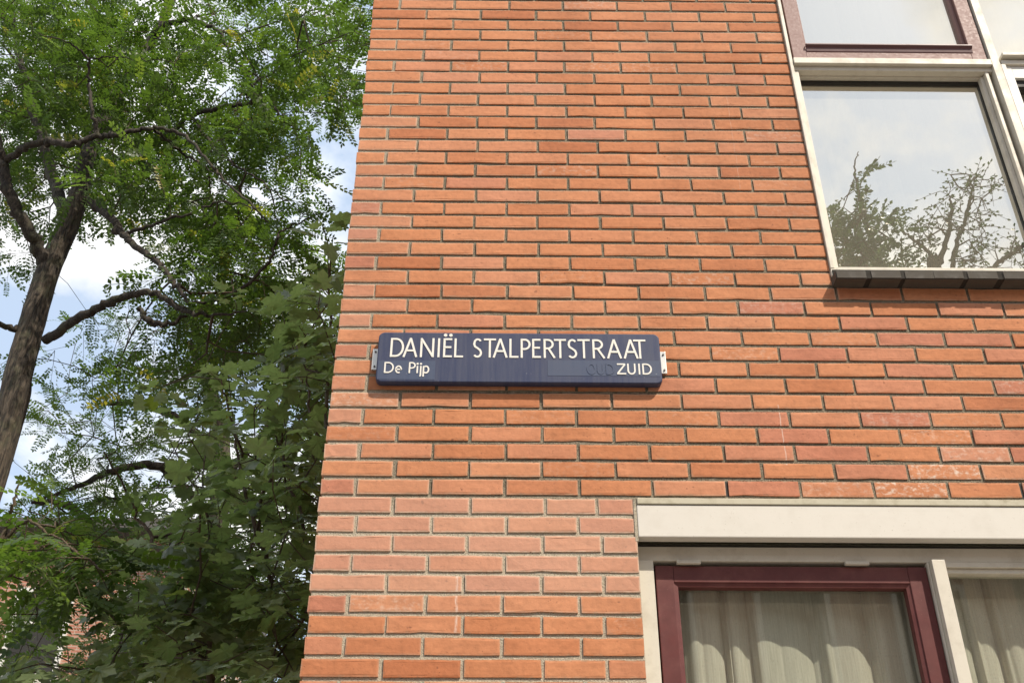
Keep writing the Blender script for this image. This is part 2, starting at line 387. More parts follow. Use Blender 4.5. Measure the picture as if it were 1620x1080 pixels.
CORN_H = [brick_mesh(.1, .0488, .209, 400+i) for i in range(5)]
CORN_S = [brick_mesh(.2095, .0488, .0995, 500+i) for i in range(6)]

# x of the head joints beside the lower window, where the bond is cut (course -> joints in photo px)
CUT = {37: [622.6, 744.6, 862.5, 944.5], 38: [563, 682.5, 801.3, 915], 39: [620, 739, 859, 952.5], 40: [555, 676.5, 798, 917],
       41: [611.5, 733.5, 857, 955.5], 42: [550, 673, 794.5, 917], 43: [608.7, 732.2, 857, 956.5], 44: [543.3, 668.9, 793.8, 919.7], 45: [603, 731, 859, 961]}
specs = []      # (x0, x1, z, row, corner)
ROW0, ROW1 = -86, 87
for r in range(ROW0, ROW1):
    z = Z0 - r*H
    if z < .03: break
    even = r % 2 == 0
    joints = [.105 if even else .215]
    while joints[-1] < HX: joints.append(joints[-1] + .22)
    sh = random.Random(1000+r).uniform(-.0035, .0035)
    if 0 <= r <= 46: joints = [a + sh*(1 if i else .4) + random.Random(r*91+i).gauss(0, .0012) for i, a in enumerate(joints)]
    spans = []
    lo2 = W2Z0 - .0 < z < W2Z1
    up1 = W1Z0 < z < W1Z1
    xe = [(0.0, HX)]
    if lo2:
        cutj = CUT.get(r)
        if cutj:
            js = [inv(c, proj((.5, 0, z))[1])[0] for c in cutj]
            a = [0.0] + js
            b = js + [(.9222 if r < 39 else W2X0 - .0015)]
            for i in range(len(a)): spans.append((a[i] + (.005 if i else 0), b[i] - (.005 if i < len(a)-1 else 0)))
            xe = [(W2X1, HX)]
        else: xe = [(0.0, W2X0-.0015), (W2X1, HX)]
    elif up1: xe = [(0.0, W1X0-.0015), (W1X1, HX)]
    for (ea, eb) in xe:
        js = [q for q in joints if ea + .03 < q < eb - .03]
        a = [ea] + js; b = js + [eb]
        for i in range(len(a)): spans.append((a[i] + (.005 if i else 0), b[i] - (.005 if i < len(a)-1 else 0)))
    for (a, b) in spans: specs.append((a, b, z, r, a < .001))
def vis_area(a, b, z):
    px = [proj((u, 0, v)) for u, v in ((a, z-.025), (b, z-.025), (b, z+.025), (a, z+.025))]
    xs = [min(max(p[0], 0), 1620) for p in px]; ys = [min(max(p[1], 0), 1080) for p in px]
    s = 0
    for i in range(4): s += xs[i]*ys[(i+1) % 4] - xs[(i+1) % 4]*ys[i]
    s = abs(s)/2
    if a > .13 and b < 1.03 and 3.43 < z < 3.64: s *= .1        # behind the sign
    return s
areas = [vis_area(a, b, z) for (a, b, z, r, c) in specs]
order = sorted(range(len(specs)), key=lambda i: -areas[i])
single = set(i for i in order[:300] if areas[i] > 0)
STAINED = {(35, 8): 1.0, (36, 8): .9, (36, 7): .35, (34, 9): .5, (33, 8): .4, (28, 6): .3, (31, 0): .5, (32, 8): .35}
count = {}
FV, FF, FT, FE, FEF, FST = [], [], [], [], [], []
def props(r, k, a, b):
    q = random.Random(r*977 + k*13 + 5)
    tone = min(1, max(0, q.gauss(.43, .19)))
    if k == 0 and r > 15: tone = min(1, max(.8, tone + .35)) if r % 2 == 0 else tone
    if a > 1.15 and 25 <= r <= 36 and q.random() < .45: tone = q.uniform(.78, 1)
    eff = max(0, q.gauss(.12, .15))
    if 37 <= r <= 41 and b < .95: eff = q.uniform(.75, 1); tone = q.uniform(.68, .95)
    if r in (36, 42) and b < .95: eff = q.uniform(.3, .7)
    if k == 0 and 10 < r < 36: eff = q.uniform(.2, .8)
    st = STAINED.get((r, k), .35 if q.random() < .03 else (.15 if q.random() < .10 else 0.))
    return tone, eff, st
tmp_cache = {}
for i, (a, b, z, r, corner) in enumerate(specs):
    k = count.get(r, 0); count[r] = k+1
    Ln = b - a; q = random.Random(i*7+3)
    tone, eff, st = props(r, k, a, b)
    loc = ((a+b)/2 + (q.gauss(0, .0016) if corner else 0), max(-.0016, min(.0010, q.gauss(0, .0008))), z + q.gauss(0, .0006))
    if i in single:
        if corner: pool, nom = (CORN_H, .1) if Ln < .15 else (CORN_S, .2095)
        else: pool, nom = (HEADER, .0995) if Ln < .14 else (STRETCH, .2095)
        o = bpy.data.objects.new('brick', pool[q.randrange(len(pool))]); COL.objects.link(o); o.parent = wall
        o.location = loc; o.scale = (Ln/nom, 1, 1)
        o.rotation_euler = (q.gauss(0, .003), q.gauss(0, .0022), q.gauss(0, .002))
        o['tone'] = tone; o['efflo'] = eff; o['stain'] = st
    else:
        src = STRETCH[q.randrange(16)] if areas[i] > 0 else None
        dp = (.1 if Ln > .15 else .209) if corner else .06
        base = len(FV)
        if src is not None:
            for v in src.vertices:
                FV.append((loc[0] + v.co.x*Ln/.2095, loc[1] + (v.co.y if v.co.y < .03 else dp), loc[2] + v.co.z)); FT.append(tone); FEF.append(eff); FST.append(st)
            FE.extend(src.attributes['edge'].data[j].value for j in range(len(src.vertices)))
            for p_ in src.polygons: FF.append([base + j for j in p_.vertices])
        else:
            x0, x1, z0_, z1_ = a, b, z-.024, z+.024
            for v in ((x0, 0, z0_), (x1, 0, z0_), (x1, dp, z0_), (x0, dp, z0_), (x0, 0, z1_), (x1, 0, z1_), (x1, dp, z1_), (x0, dp, z1_)):
                FV.append(v); FT.append(tone); FEF.append(eff); FST.append(0); FE.append(.3)
            for f in ((0, 3, 2, 1), (4, 5, 6, 7), (0, 1, 5, 4), (1, 2, 6, 5), (3, 0, 4, 7)): FF.append([base + j for j in f])
# side wall round the corner
for r in range(ROW0, ROW1):
    z = Z0 - r*H
    if z < .03: break
    y = .22 if r % 2 == 0 else .11
    while y < HY:
        y1 = min(y + .21, HY); base = len(FV); tn = random.Random(r*31+int(y*100)).gauss(.45, .22)
        for v in ((0, y, z-.0247), (.06, y, z-.0247), (.06, y1, z-.0247), (0, y1, z-.0247), (0, y, z+.0247), (.06, y, z+.0247), (.06, y1, z+.0247), (0, y1, z+.0247)):
            FV.append(v); FT.append(min(1, max(0, tn))); FEF.append(.2); FST.append(0); FE.append(.3)
        for f in ((0, 3, 2, 1), (4, 5, 6, 7), (0, 1, 5, 4), (2, 3, 7, 6), (3, 0, 4, 7)): FF.append([base + j for j in f])
        y += .22
me = bpy.data.meshes.new('brick_field'); me.from_pydata(FV, [], FF)
for nm, dat in (('tone', FT), ('edge', FE), ('efflo', FEF), ('stain', FST)):
    at = me.attributes.new(nm, 'FLOAT', 'POINT'); at.data.foreach_set('value', dat)
fo = link('brick_field', me, BRICKF, wall); tag(fo, kind='stuff')

for px_ in (1147, 1617, 1382):
    xw = inv(px_, 770)[0]; zw = Z0 - 36*H
    xw = min((q for sp in specs if sp[3] == 36 for q in (sp[1]+.005,)), key=lambda q: abs(q-xw))
    if px_ != 1382: boxes('weep_hole', DARK, wall, (xw-.0048, xw+.0048, .0042, .02, zw-.026, zw+.024), bev=0)
# ---- upper window
TB = .04
win = boxes('window', CREAM, house,
    (1.642, 1.6545, -.010, .11, 3.896, W1Z1-.002),                       # outer side board, flush with the bricks
    (1.6575, 1.6735, .003, .11, 3.9065, 4.868),                          # inner strip beside the lower pane
    (1.6735, 2.397, .028, .11, 4.862, 4.8725),
    (2.400, 2.4125, .003, .11, 3.9065, 4.868),                           # right jamb strip
    (2.4140, 2.4265, .020, .112, 3.9065, 4.868),
    (2.4300, 2.4620, -.014, .115, 3.900, W1Z1-.002),                     # post between the two lights
    (W1X1-.06, W1X1-.002, -.004, .11, 3.90, W1Z1-.002),
    (1.6545, W1X1-.062, .0, .109, W1Z1-.06, W1Z1-.003))
prism('frame_foot', CREAM, win, [(1.6415, 3.894), (1.664, 3.894), (1.648, 3.864), (1.6415, 3.864)], -.009, .06)
boxes('transom', CREAM, win, (1.658, 2.4285, -.016, .10, 4.8925, 4.9225), (1.6575, 2.4295, .0005, .10, 4.870, 4.8905))
boxes('bottom_rail', CREAM, win, (1.656, 2.4285, -.004, .10, 3.889, 3.905))
boxes('glazing_seal', DARK, win, (1.6745, 2.399, .046, .06, 4.8455, 4.861), (2.384, 2.399, .047, .061, 3.906, 4.845), bev=.001)
boxes('glazing_bead', CREAM, win, (2.3860, 2.3985, .022, .046, 3.9065, 4.861), bev=.001)
pane('pane', GLASS_UP, win, (1.6740, 2.3990, .0550, .0590, 3.9060, 4.8600), bev=0)
# wine-red opening sash above the transom
sash = boxes('sash', REDF, win, (1.6635, 1.716, -.004, .05, 4.9275, 6.08), (2.366, 2.4225, -.004, .05, 4.9275, 6.08),
             (1.7165, 2.3655, -.0035, .05, 4.9275, 4.985), (1.7165, 2.3655, -.0035, .05, 6.02, 6.08))
boxes('seal_gap', DARK, win, (1.655, 1.6632, .018, .06, 4.9235, 6.085), (2.4227, 2.4297, .018, .06, 4.9235, 6.085), bev=0)
boxes('sash_bead', REDF, sash, (1.7175, 1.7285, .010, .036, 5.012, 6.02), (2.3535, 2.3645, .010, .036, 5.012, 6.02), (1.7175, 2.3645, .0105, .036, 4.986, 5.011))
prism('weather_bar', REDD, sash, [(-.0035, 5.009), (-.016, 5.005), (-.0175, 4.997), (-.009, 4.988), (-.006, 4.970), (-.0035, 4.966)], 1.7185, 2.374, 'x')
pane('pane', GLASS_UP, sash, (1.7180, 2.3640, .0300, .0340, 5.000, 6.03), bev=0)
# the light right of the post
boxes('rail', CREAM, win, (2.474, 3.85, -.030, .03, 4.932, 4.9475), (2.468, 3.85, -.012, .09, 4.9005, 4.9215), (2.4635, 3.85, .02, .09, 4.9225, 4.9315))
boxes('casement', WHITE, win, (2.4640, 2.482, -.012, .05, 3.905, 4.8985), (2.4850, 2.506, -.002, .05, 3.905, 4.8985), (2.5065, 3.85, -.001, .05, 4.835, 4.8985), (2.5065, 3.85, -.001, .05, 3.905, 3.95))
boxes('seal_gap', DARK, win, (2.4822, 2.4848, .004, .05, 3.91, 4.89), (2.5070, 3.84, .012, .055, 4.800, 4.834), bev=0)
pane('pane', GLASS_UP, win, (2.5070, 3.84, .056, .060, 3.95, 4.80), bev=0)
pane('pane', GLASS_UP, win, (2.4630, 3.855, .0400, .0440, 4.932, 6.09), bev=0)
# tiled sill
sill = boxes('window_sill', GROUT, house, (1.650, W1X1-.003, -.0488, .09, 3.8232, 3.8540), (1.645, W1X1-.003, -.012, .09, 3.851, 3.888), bev=.002)
tx = 1.6462
tmesh = None
n = 0
while tx + .105 < W1X1:
    if tmesh is None:
        bm = bmesh.new(); bx(bm, 0, .1035, -.052, .02, 3.8215, 3.8565); bmesh.ops.bevel(bm, geom=list(bm.edges), offset=.003, segments=2, affect='EDGES')
        tmesh = bpy.data.meshes.new('tile'); bm.to_mesh(tmesh); bm.free(); tmesh.materials.append(TILE)
    o = link('tile', tmesh, TILE, sill); q = random.Random(n); n += 1
    o.location = (tx, max(-.0012, min(.0010, q.gauss(0, .0007))), max(-.0006, min(.0004, q.gauss(0, .0004)))); o.rotation_euler = (0, q.gauss(0, .0025), q.gauss(0, .002))
    tx += .1087
# ---- lower window
lint = boxes('lintel_board', CREAMB, house, (.9325, W2X1-.004, -.0025, .035, 2.9185, 3.0195), bev=.003)
boxes('flashing', LEADG, lint, (.9350, W2X1-.004, -.0060, .05, 3.0215, 3.0405), bev=.002)
prism('mortar_fillet', MORTAR, lint, [(.9225, 2.905), (.9318, 2.905), (.9318, 3.020), (.975, 3.0215), (1.01, 3.028), (.96, 3.040), (.935, 3.0455), (.9225, 3.040)], -.0008, .05)
win2 = boxes('window', CREAM, house,
    (.931, 3.595, .056, .100, 2.8690, 2.9132),                             # head
    (.932, .9760, .047, .100, .98, 2.8670),                               # left jamb
    (1.7800, 1.8180, .028, .100, .98, 2.8665),                            # mullion
    (1.7735, 1.7795, .050, .100, .98, 2.8665), (1.8185, 1.8255, .048, .100, .98, 2.852),
    (3.55, 3.595, .047, .100, .98, 2.8670), (.977, 3.549, .05, .100, .955, .979))
boxes('shadow_gap', DARK, win2, (.931, 3.595, .052, .100, 2.9135, 2.9170), bev=0)
boxes('head_bead', CREAM, win2, (1.8190, 3.549, .053, .10, 2.8535, 2.8685), (1.8260, 3.549, .062, .10, 2.838, 2.8525))
for a in (1.045, 1.535): boxes('hinge_plate', CREAM, win2, (a, a+.07, .046, .06, 2.858, 2.8685), bev=.002)
sash2 = boxes('sash', RED, win2, (.9825, 1.034, .060, .102, 1.02, 2.8560), (1.7165, 1.7715, .060, .102, 1.02, 2.8560), (1.0345, 1.7160, .0605, .102, 2.8060, 2.8555), (1.0345, 1.7160, .0605, .102, 1.02, 1.08), bev=.002)
def bead_ring(name, mat, parent, x0, x1, z0, z1, wd, y0, y1):
    bm = bmesh.new()
    o = [(x0, z0), (x1, z0), (x1, z1), (x0, z1)]; i = [(x0+wd, z0+wd), (x1-wd, z0+wd), (x1-wd, z1-wd), (x0+wd, z1-wd)]
    A = [bm.verts.new((x, y0, z)) for x, z in o]; B = [bm.verts.new((x, y0+.004, z)) for x, z in i]; C_ = [bm.verts.new((x, y1, z)) for x, z in i]
    for k in range(4):
        q = (k+1) % 4
        bm.faces.new((A[k], A[q], B[q], B[k])); bm.faces.new((B[k], B[q], C_[q], C_[k]))
    me = bpy.data.meshes.new(name); bm.to_mesh(me); bm.free(); return link(name, me, mat, parent)
bead_ring('sash_bead', RED, sash2, 1.0342, 1.7163, 1.0802, 2.8058, .0115, .0635, .096)
pane('pane', GLASS_LOW, sash2, (1.036, 1.7150, .0900, .0940, 1.075, 2.808), bev=0)
pane('pane', GLASS_LOW, win2, (1.8245, 3.552, .0850, .0890, .979, 2.840), bev=0)
# ---- curtains behind the lower window
def curtain(name, x0, x1, y, zt, zb, seed, label, fold=.62, pitch=.125, grp='curtains behind the lower window'):
    r = np.random.RandomState(seed); nx, nz = 420, 40
    xs = np.linspace(0, 1, nx)
    k = (x1-x0)/pitch; kn = np.concatenate([[0], np.cumsum(r.uniform(.35, 1.9, int(k*2)+2))]); ph = np.interp(xs, np.linspace(0, 1, len(kn)), kn/kn[-1])
    prof = fold*(.045 - .085*np.abs(np.sin(ph*math.pi*k))**.75 - .018*np.abs(np.sin(ph*math.pi*k*2.37+1)) + .012*np.sin(ph*2*math.pi*k*.37+2))
    V = []
    for j in range(nz):
        t = j/(nz-1); amp = .55 + .45*t
        sway = .012*t*np.sin(xs*9+seed)
        V.append(np.stack([x0 + (x1-x0)*xs + sway + .01*np.cos(ph*2*math.pi*k), y + prof*amp, np.full(nx, zt + (zb-zt)*t)], 1))
    V = np.concatenate(V)
    I = np.arange((nz-1)*nx).reshape(nz-1, nx)[:, :-1].ravel()
    F = np.stack([I, I+1, I+nx+1, I+nx], 1)
    o = np_mesh(name, V, F, CURT, None, smooth=True); tag(o, label, 'curtain', grp); return o
curtain('curtain', .95, 1.775, .168, 2.905, 1.0, 3, 'beige pleated curtain behind the pane of the dark red lower sash')
curtain('curtain', 1.805, 3.58, .168, 2.905, 1.0, 8, 'beige pleated curtain right of the cream mullion, lower window')

curtain('curtain', 1.60, 2.42, .20, 6.3, 3.45, 12, 'pale net curtain added behind the large upper pane to lighten it', .5, .16, 'added net curtains upstairs')  # curtain added to pale the dark parts of the upper pane
curtain('curtain', 2.45, 3.95, .20, 6.3, 3.45, 14, 'pale net curtain added upstairs, right of the cream window post', .5, .16, 'added net curtains upstairs')  # added likewise, to lighten the panes beyond the post

# ------------------------------------------------------------------ street name sign
SY = -.028
sign = empty('street_sign', (.585, -.01, 3.507)); tag(sign, 'dark blue street name sign with cream capital letters on the brick wall', 'sign')
def reparent_keep(o, p):
    o.parent = p; o.matrix_parent_inverse = Matrix.Translation(p.location).inverted()
def round_rect(x0, x1, z0, z1, r, n=6):
    P = []
    for cx, cz, a in ((x1-r, z0+r, -90), (x1-r, z1-r, 0), (x0+r, z1-r, 90), (x0+r, z0+r, 180)):
        for i in range(n+1):
            t = math.radians(a + 90*i/n); P.append((cx + r*math.cos(t), cz + r*math.sin(t)))
    return P
def plate(name, mat, rings, bev=0):
    """rings: (y, inset) outlines lofted from front to back"""
    bm = bmesh.new(); prev = None
    for k, (y, ins, rad) in enumerate(rings):
        R_ = [bm.verts.new((x, y, z)) for x, z in round_rect(.1372+ins, 1.0372-ins, 3.4215+ins, 3.6098-ins, rad)]
        if prev is None: bm.faces.new(R_)
        else:
            m_ = len(R_)
            for i in range(m_): f = bm.faces.new((prev[i], R_[i], R_[(i+1) % m_], prev[(i+1) % m_])); f.smooth = True
        prev = R_
    bm.faces.new(prev[::-1]); bmesh.ops.recalc_face_normals(bm, faces=list(bm.faces))
    me = bpy.data.meshes.new(name); bm.to_mesh(me); bm.free(); return link(name, me, mat)
panel = plate('panel', SIGN, [(SY, .0042, .016), (SY+.0008, .0022, .018), (SY+.003, .0006, .0195), (SY+.006, 0, .020), (-.004, 0, .020), (-.002, .002, .018)])
reparent_keep(panel, sign)
for x0, x1, sx, zt, zb in ((.1195, .16, .129, 3.557, 3.478), (1.01, 1.0565, 1.0485, 3.5535, 3.4715)):
    b_ = boxes('bracket', ALU, None, (x0, x1, -.0085, -.0015, zb, zt)); reparent_keep(b_, sign)
    for z in (zb+.012, zt-.012):
        bm = bmesh.new(); bmesh.ops.create_cone(bm, cap_ends=True, segments=10, radius1=.0036, radius2=.0028, depth=.004, matrix=Matrix.Translation((sx, -.0100, z)) @ Matrix.Rotation(math.pi/2, 4, 'X'))
        me = bpy.data.meshes.new('screw'); bm.to_mesh(me); bm.free(); link('screw', me, STEEL, b_)
# letters as strokes
def arc(cx, cz, rx, rz, a0, a1, n=14): return [(cx + rx*math.cos(math.radians(a0 + (a1-a0)*i/n)), cz + rz*math.sin(math.radians(a0 + (a1-a0)*i/n))) for i in range(n+1)]
def bowl(x0, xr, z0, z1, n=16):
    """open D shape: flat top and bottom then half ellipse"""
    cz = (z0+z1)/2; k = x0 + (xr-x0)*.38
    return [(x0, z1)] + arc(k, cz, xr-k, (z1-z0)/2, 90, -90, n) + [(x0, z0)]
S_PATH = arc(.50, .735, .40, .225, 35, 150, 8) + [(.10, .70), (.20, .58), (.50, .49), (.78, .39), (.89, .27)] + arc(.48, .245, .41, .205, -5, -145, 9)
LET = {
 'D': [[(.10, 0), (.10, 1)], bowl(.10, .93, .05, .95)],
 'A': [[(.06, 0), (.50, 1)], [(.94, 0), (.50, 1)], [(.22, .34), (.78, .34)]],
 'N': [[(.09, 0), (.09, 1)], [(.91, 0), (.91, 1)], [(.09, .97), (.91, .03)]],
 'I': [[(.5, 0), (.5, 1)]],
 'E': [[(.12, 0), (.12, 1)], [(.12, .955), (.94, .955)], [(.12, .53), (.88, .53)], [(.12, .045), (.97, .045)]],
 'L': [[(.12, 0), (.12, 1)], [(.12, .045), (.98, .045)]],
 'S': [S_PATH],
 'T': [[(.5, 0), (.5, 1)], [(.0, .955), (1, .955)]],
 'P': [[(.12, 0), (.12, 1)], bowl(.12, .92, .46, .955)],
 'R': [[(.10, 0), (.10, 1)], bowl(.10, .78, .50, .955), [(.42, .50), (.93, 0)]],
 'Z': [[(.04, .945), (.92, .945)], [(.90, .93), (.06, .07)], [(.02, .055), (.98, .055)]],
 'U': [[(.09, 1), (.09, .36)] + arc(.5, .36, .41, .31, 180, 360, 16) + [(.91, 1)]],
 'O': [arc(.5, .5, .43, .46, 0, 360, 28)],
 'e': [[(.10, .34), (.90, .34)] + arc(.50, .335, .40, .30, 0, 300, 18)],
 'i': [[(.5, 0), (.5, .66)]],
 'j': [[(.62, .66), (.62, -.16)] + arc(.30, -.16, .32, .13, 0, -75, 6)],
 'p': [[(.10, -.32), (.10, .66)], arc(.48, .33, .40, .31, 130, -130, 18)],
}
lift = 0
def letter(ch, pl, pr, base_px, zb, hgt, sw, y, mat, parent, proud=.0012, dots=None):
    """ch drawn between photo columns pl..pr at height zb"""
    global lift
    x0 = inv(pl, base_px, SY)[0]; x1 = inv(pr, base_px, SY)[0]; w_ = x1-x0
    V, F = [], []
    def stroke(P):
        P = [(x0 + u*w_, zb + v*hgt) for u, v in P]; n_ = len(P); Lf, Rt = [], []
        for i in range(n_):
            a = P[max(i-1, 0)]; b = P[min(i+1, n_-1)]
            dx, dz = b[0]-a[0], b[1]-a[1]; l = math.hypot(dx, dz) or 1
            nx_, nz_ = -dz/l*sw/2, dx/l*sw/2
            k = 1.0
            if 0 < i < n_-1:
                d1 = (P[i][0]-a[0], P[i][1]-a[1]); l1 = math.hypot(*d1) or 1
                c = (d1[0]*dx + d1[1]*dz)/(l1*l); k = 1/max(c, .72)
            Lf.append((P[i][0]+nx_*k, P[i][1]+nz_*k)); Rt.append((P[i][0]-nx_*k, P[i][1]-nz_*k))
        return Lf, Rt
    for si, P in enumerate(LET[ch]):
        A, B = stroke(P); yy = y - proud - si*.00025; base = len(V); n_ = len(A)
        for a, b in zip(A, B): V += [(a[0], yy, a[1]), (b[0], yy, b[1]), (a[0], y+.0005, a[1]), (b[0], y+.0005, b[1])]
        for i in range(n_-1):
            p, q = base+4*i, base+4*(i+1)
            F += [(p, p+1, q+1, q), (p, q, q+2, p+2), (p+1, p+3, q+3, q+1)]
        F += [(base, base+2, base+3, base+1), (base+4*(n_-1), base+4*(n_-1)+1, base+4*(n_-1)+3, base+4*(n_-1)+2)]
    for (u, v, rr) in (dots or []):
        base = len(V); cx, cz = x0+u*w_, zb+v*hgt
        for i in range(12): V.append((cx+rr*math.cos(i*math.pi/6), y-proud, cz+rr*math.sin(i*math.pi/6)))
        for i in range(12): V.append((cx+rr*math.cos(i*math.pi/6), y+.0005, cz+rr*math.sin(i*math.pi/6)))
        F.append(tuple(base+i for i in range(12)))
        for i in range(12): F.append((base+i, base+12+i, base+12+(i+1) % 12, base+(i+1) % 12))
    me = bpy.data.meshes.new('letter'); me.from_pydata(V, [], F)
    bm = bmesh.new(); bm.from_mesh(me); bmesh.ops.recalc_face_normals(bm, faces=list(bm.faces)); bm.to_mesh(me); bm.free()
    o = link('letter', me, mat); reparent_keep(o, parent)
    return o
HGT = .0720; SWD = .0066
ZB = inv(810, 565.9, SY)[2]
for ch, a, b in [('D', 615.9, 638), ('A', 636.7, 659.8), ('N', 663.6, 686.5), ('I', 690.5, 696.5), ('E', 700.5, 715.2), ('L', 718.1, 732.8), ('S', 748.3, 762.3), ('T', 765, 784.4), ('A', 779.5, 803), ('L', 805.7, 820.5), ('P', 823.5, 839.2), ('E', 842, 856.2), ('R', 860, 878.9), ('T', 877, 896.2), ('S', 898.8, 913.3), ('T', 914.4, 934), ('R', 937.6, 957.7), ('A', 960.6, 984), ('A', 986.8, 1010.3), ('T', 1003.2, 1023)]:
    letter(ch, a, b, 566, ZB, HGT, SWD, SY, LETTER, sign, dots=[(.20, 1.17, .0058), (.78, 1.17, .0058)] if (ch == 'E' and a < 720) else None)
def sticker(x0, x1, z0, z1):
    o = boxes('sticker', STICK, None, (x0, x1, SY-.0006, SY+.002, z0, z1), bev=.0002); reparent_keep(o, sign); return o
s1 = sticker(.1425, .3225, 3.4305, 3.5003); s2 = sticker(.6770, 1.0315, 3.4480, 3.5058)
s1['label'] = 'faded blue sticker strip reading De Pijp'; s2['label'] = 'faded blue sticker strip reading ZUID'
def sub_letter(*a, **k):
    par = a[-1]; o = letter(*a[:-1], sign, **k)
    o.parent = par; o.matrix_parent_inverse = Matrix.Identity(4)
    return o
SZ = inv(620, 590, SY)[2]
for ch, a, b, dd in [('D', 606.8, 622.4, None), ('e', 624.9, 635.3, None), ('P', 646.2, 656.8, None), ('i', 657.6, 662.2, [(.5, .86, .0036)]), ('j', 661.5, 667.6, [(.62, .86, .0036)]), ('p', 668.6, 679, None)]:
    sub_letter(ch, a, b, 590, SZ, .0400, .0048, SY-.0006, LETTER, s1, dots=dd)
for ch, a, b in [('Z', 976.2, 991), ('U', 993, 1006), ('I', 1009, 1014.5), ('D', 1016.4, 1031.6)]:
    sub_letter(ch, a, b, 591.5, SZ+.0005, .0400, .0050, SY-.0006, LETTER, s2)
for ch, a, b in [('O', 929, 943), ('U', 945.5, 955.5), ('D', 959, 972)]:
    sub_letter(ch, a, b, 591.5, SZ+.0005, .0395, .0058, SY-.0006, STICK, s2, proud=.0010)
bpy.context.view_layer.update()

# ------------------------------------------------------------------ trees
def unit(v): return v/(np.linalg.norm(v, axis=-1, keepdims=True) + 1e-9)
def tubes(paths, sides=6):
    V, F = [], []; base = 0
    for P, R_ in paths:
        P = np.asarray(P, float); n_ = len(P)
        if n_ < 2: continue
        T = np.gradient(P, axis=0); T = unit(T)
        ref = np.array([0, 0, 1.]) if abs(T[0][2]) < .8 else np.array([1., 0, 0])
        A = unit(np.cross(T, ref)); B = np.cross(T, A)
        k = sides if max(R_) > .012 else 4
        ang = np.arange(k)*2*math.pi/k
        ring = P[:, None, :] + np.asarray(R_)[:, None, None]*(np.cos(ang)[None, :, None]*A[:, None, :] + np.sin(ang)[None, :, None]*B[:, None, :])
        V.append(ring.reshape(-1, 3))
        i = np.arange(n_-1)[:, None]*k; j = np.arange(k)[None, :]
        a = base + i + j; b = base + i + (j+1) % k
        F.append(np.stack([a, b, b+k, a+k], -1).reshape(-1, 4)); base += n_*k
    return np.concatenate(V), np.concatenate(F)
def smooth_path(P, n=8, jit=0.0, rs=None):
    """Catmull-Rom through P"""
    P = np.asarray(P, float); Q = np.vstack([2*P[0]-P[1], P, 2*P[-1]-P[-2]]); out = []
    for i in range(len(P)-1):
        p0, p1, p2, p3 = Q[i:i+4]
        for t in np.linspace(0, 1, n, endpoint=False):
            out.append(.5*((2*p1) + (-p0+p2)*t + (2*p0-5*p1+4*p2-p3)*t*t + (-p0+3*p1-3*p2+p3)*t**3))
    out.append(P[-1]); out = np.array(out)
    if jit and rs is not None: out[1:-1] += rs.normal(0, jit, (len(out)-2, 3))
    return out
class Grow:
    """limbs traced as polylines, then twigs joined one by one to the nearest wood"""
    def __init__(s, rs): s.P = []; s.par = []; s.r = []; s.rs = rs; s.limbs = []
    def limb(s, pts, radii, jit=.01, n=8, sides=10):
        Q = smooth_path(pts, n, jit, s.rs); rr = np.interp(np.linspace(0, 1, len(Q)), np.linspace(0, 1, len(radii)), radii)
        s.limbs.append((Q, rr))
        for q, a in zip(Q, rr): s.P.append(q); s.par.append(-1); s.r.append(a)
    def attach(s, pts, step=.28, wob=.05):
        """returns node index for each point"""
        base = np.array(s.P); d0 = np.array([np.min(np.linalg.norm(base-p, axis=1)) for p in pts])
        idx = np.full(len(pts), -1)
        cap = len(s.P) + len(pts)*8 + 10
        A = np.zeros((cap, 3)); A[:len(s.P)] = base; m = len(s.P)
        par = list(s.par); par += [-1]*(cap-len(par))
        for i in np.argsort(d0):
            p = pts[i]; dv = A[:m]-p; d = np.sqrt((dv**2).sum(1)) + .25*np.maximum(0, dv[:, 2])
            j = int(np.argmin(d)); q = A[j]; L_ = np.linalg.norm(p-q); k = min(6, max(1, int(L_/step)))
            prev = j; bend = s.rs.normal(0, wob*L_, 3); bend[2] += .06*L_
            for t in range(1, k+1):
                f = t/k; A[m] = q + (p-q)*f + bend*math.sin(math.pi*f); par[m] = prev; prev = m; m += 1
            idx[i] = prev
        s.A = A[:m]; s.par = par[:m]; s.n0 = len(s.P); return idx
    def wood(s, k0=.0030, ex=.40):
        m = len(s.A); cnt = np.ones(m)
        for i in range(m-1, s.n0-1, -1):
            if s.par[i] >= 0: cnt[s.par[i]] += cnt[i]
        rad = k0*cnt**ex; rad[:s.n0] = s.r
        main = {}; paths = []
        for i in range(s.n0, m):
            p = s.par[i]
            if p >= s.n0 and (p not in main or cnt[i] > cnt[main[p]]): main[p] = i
        inmain = set(main.values())
        for i in range(s.n0, m):
            if i in inmain: continue
            path = [s.A[s.par[i]], s.A[i]]; rr = [min(rad[s.par[i]], rad[i]*1.15), rad[i]]; j = i
            while j in main: j = main[j]; path.append(s.A[j]); rr.append(rad[j])
            paths.append((np.array(path), rr))
        return paths
def rows_to_frames(d, nrm):
    x = unit(d); z = unit(nrm - (nrm*x).sum(1, keepdims=True)*x); y = np.cross(z, x)
    return np.stack([x, y, z], 2)
def scatter(tmpl, faces, pos, frames, scale):
    V = np.einsum('nij,vj->nvi', frames, tmpl)*scale[:, None, None] + pos[:, None, :]
    F = faces[None] + (np.arange(len(pos))*len(tmpl))[:, None, None]
    return V.reshape(-1, 3), F.reshape(-1, faces.shape[1])
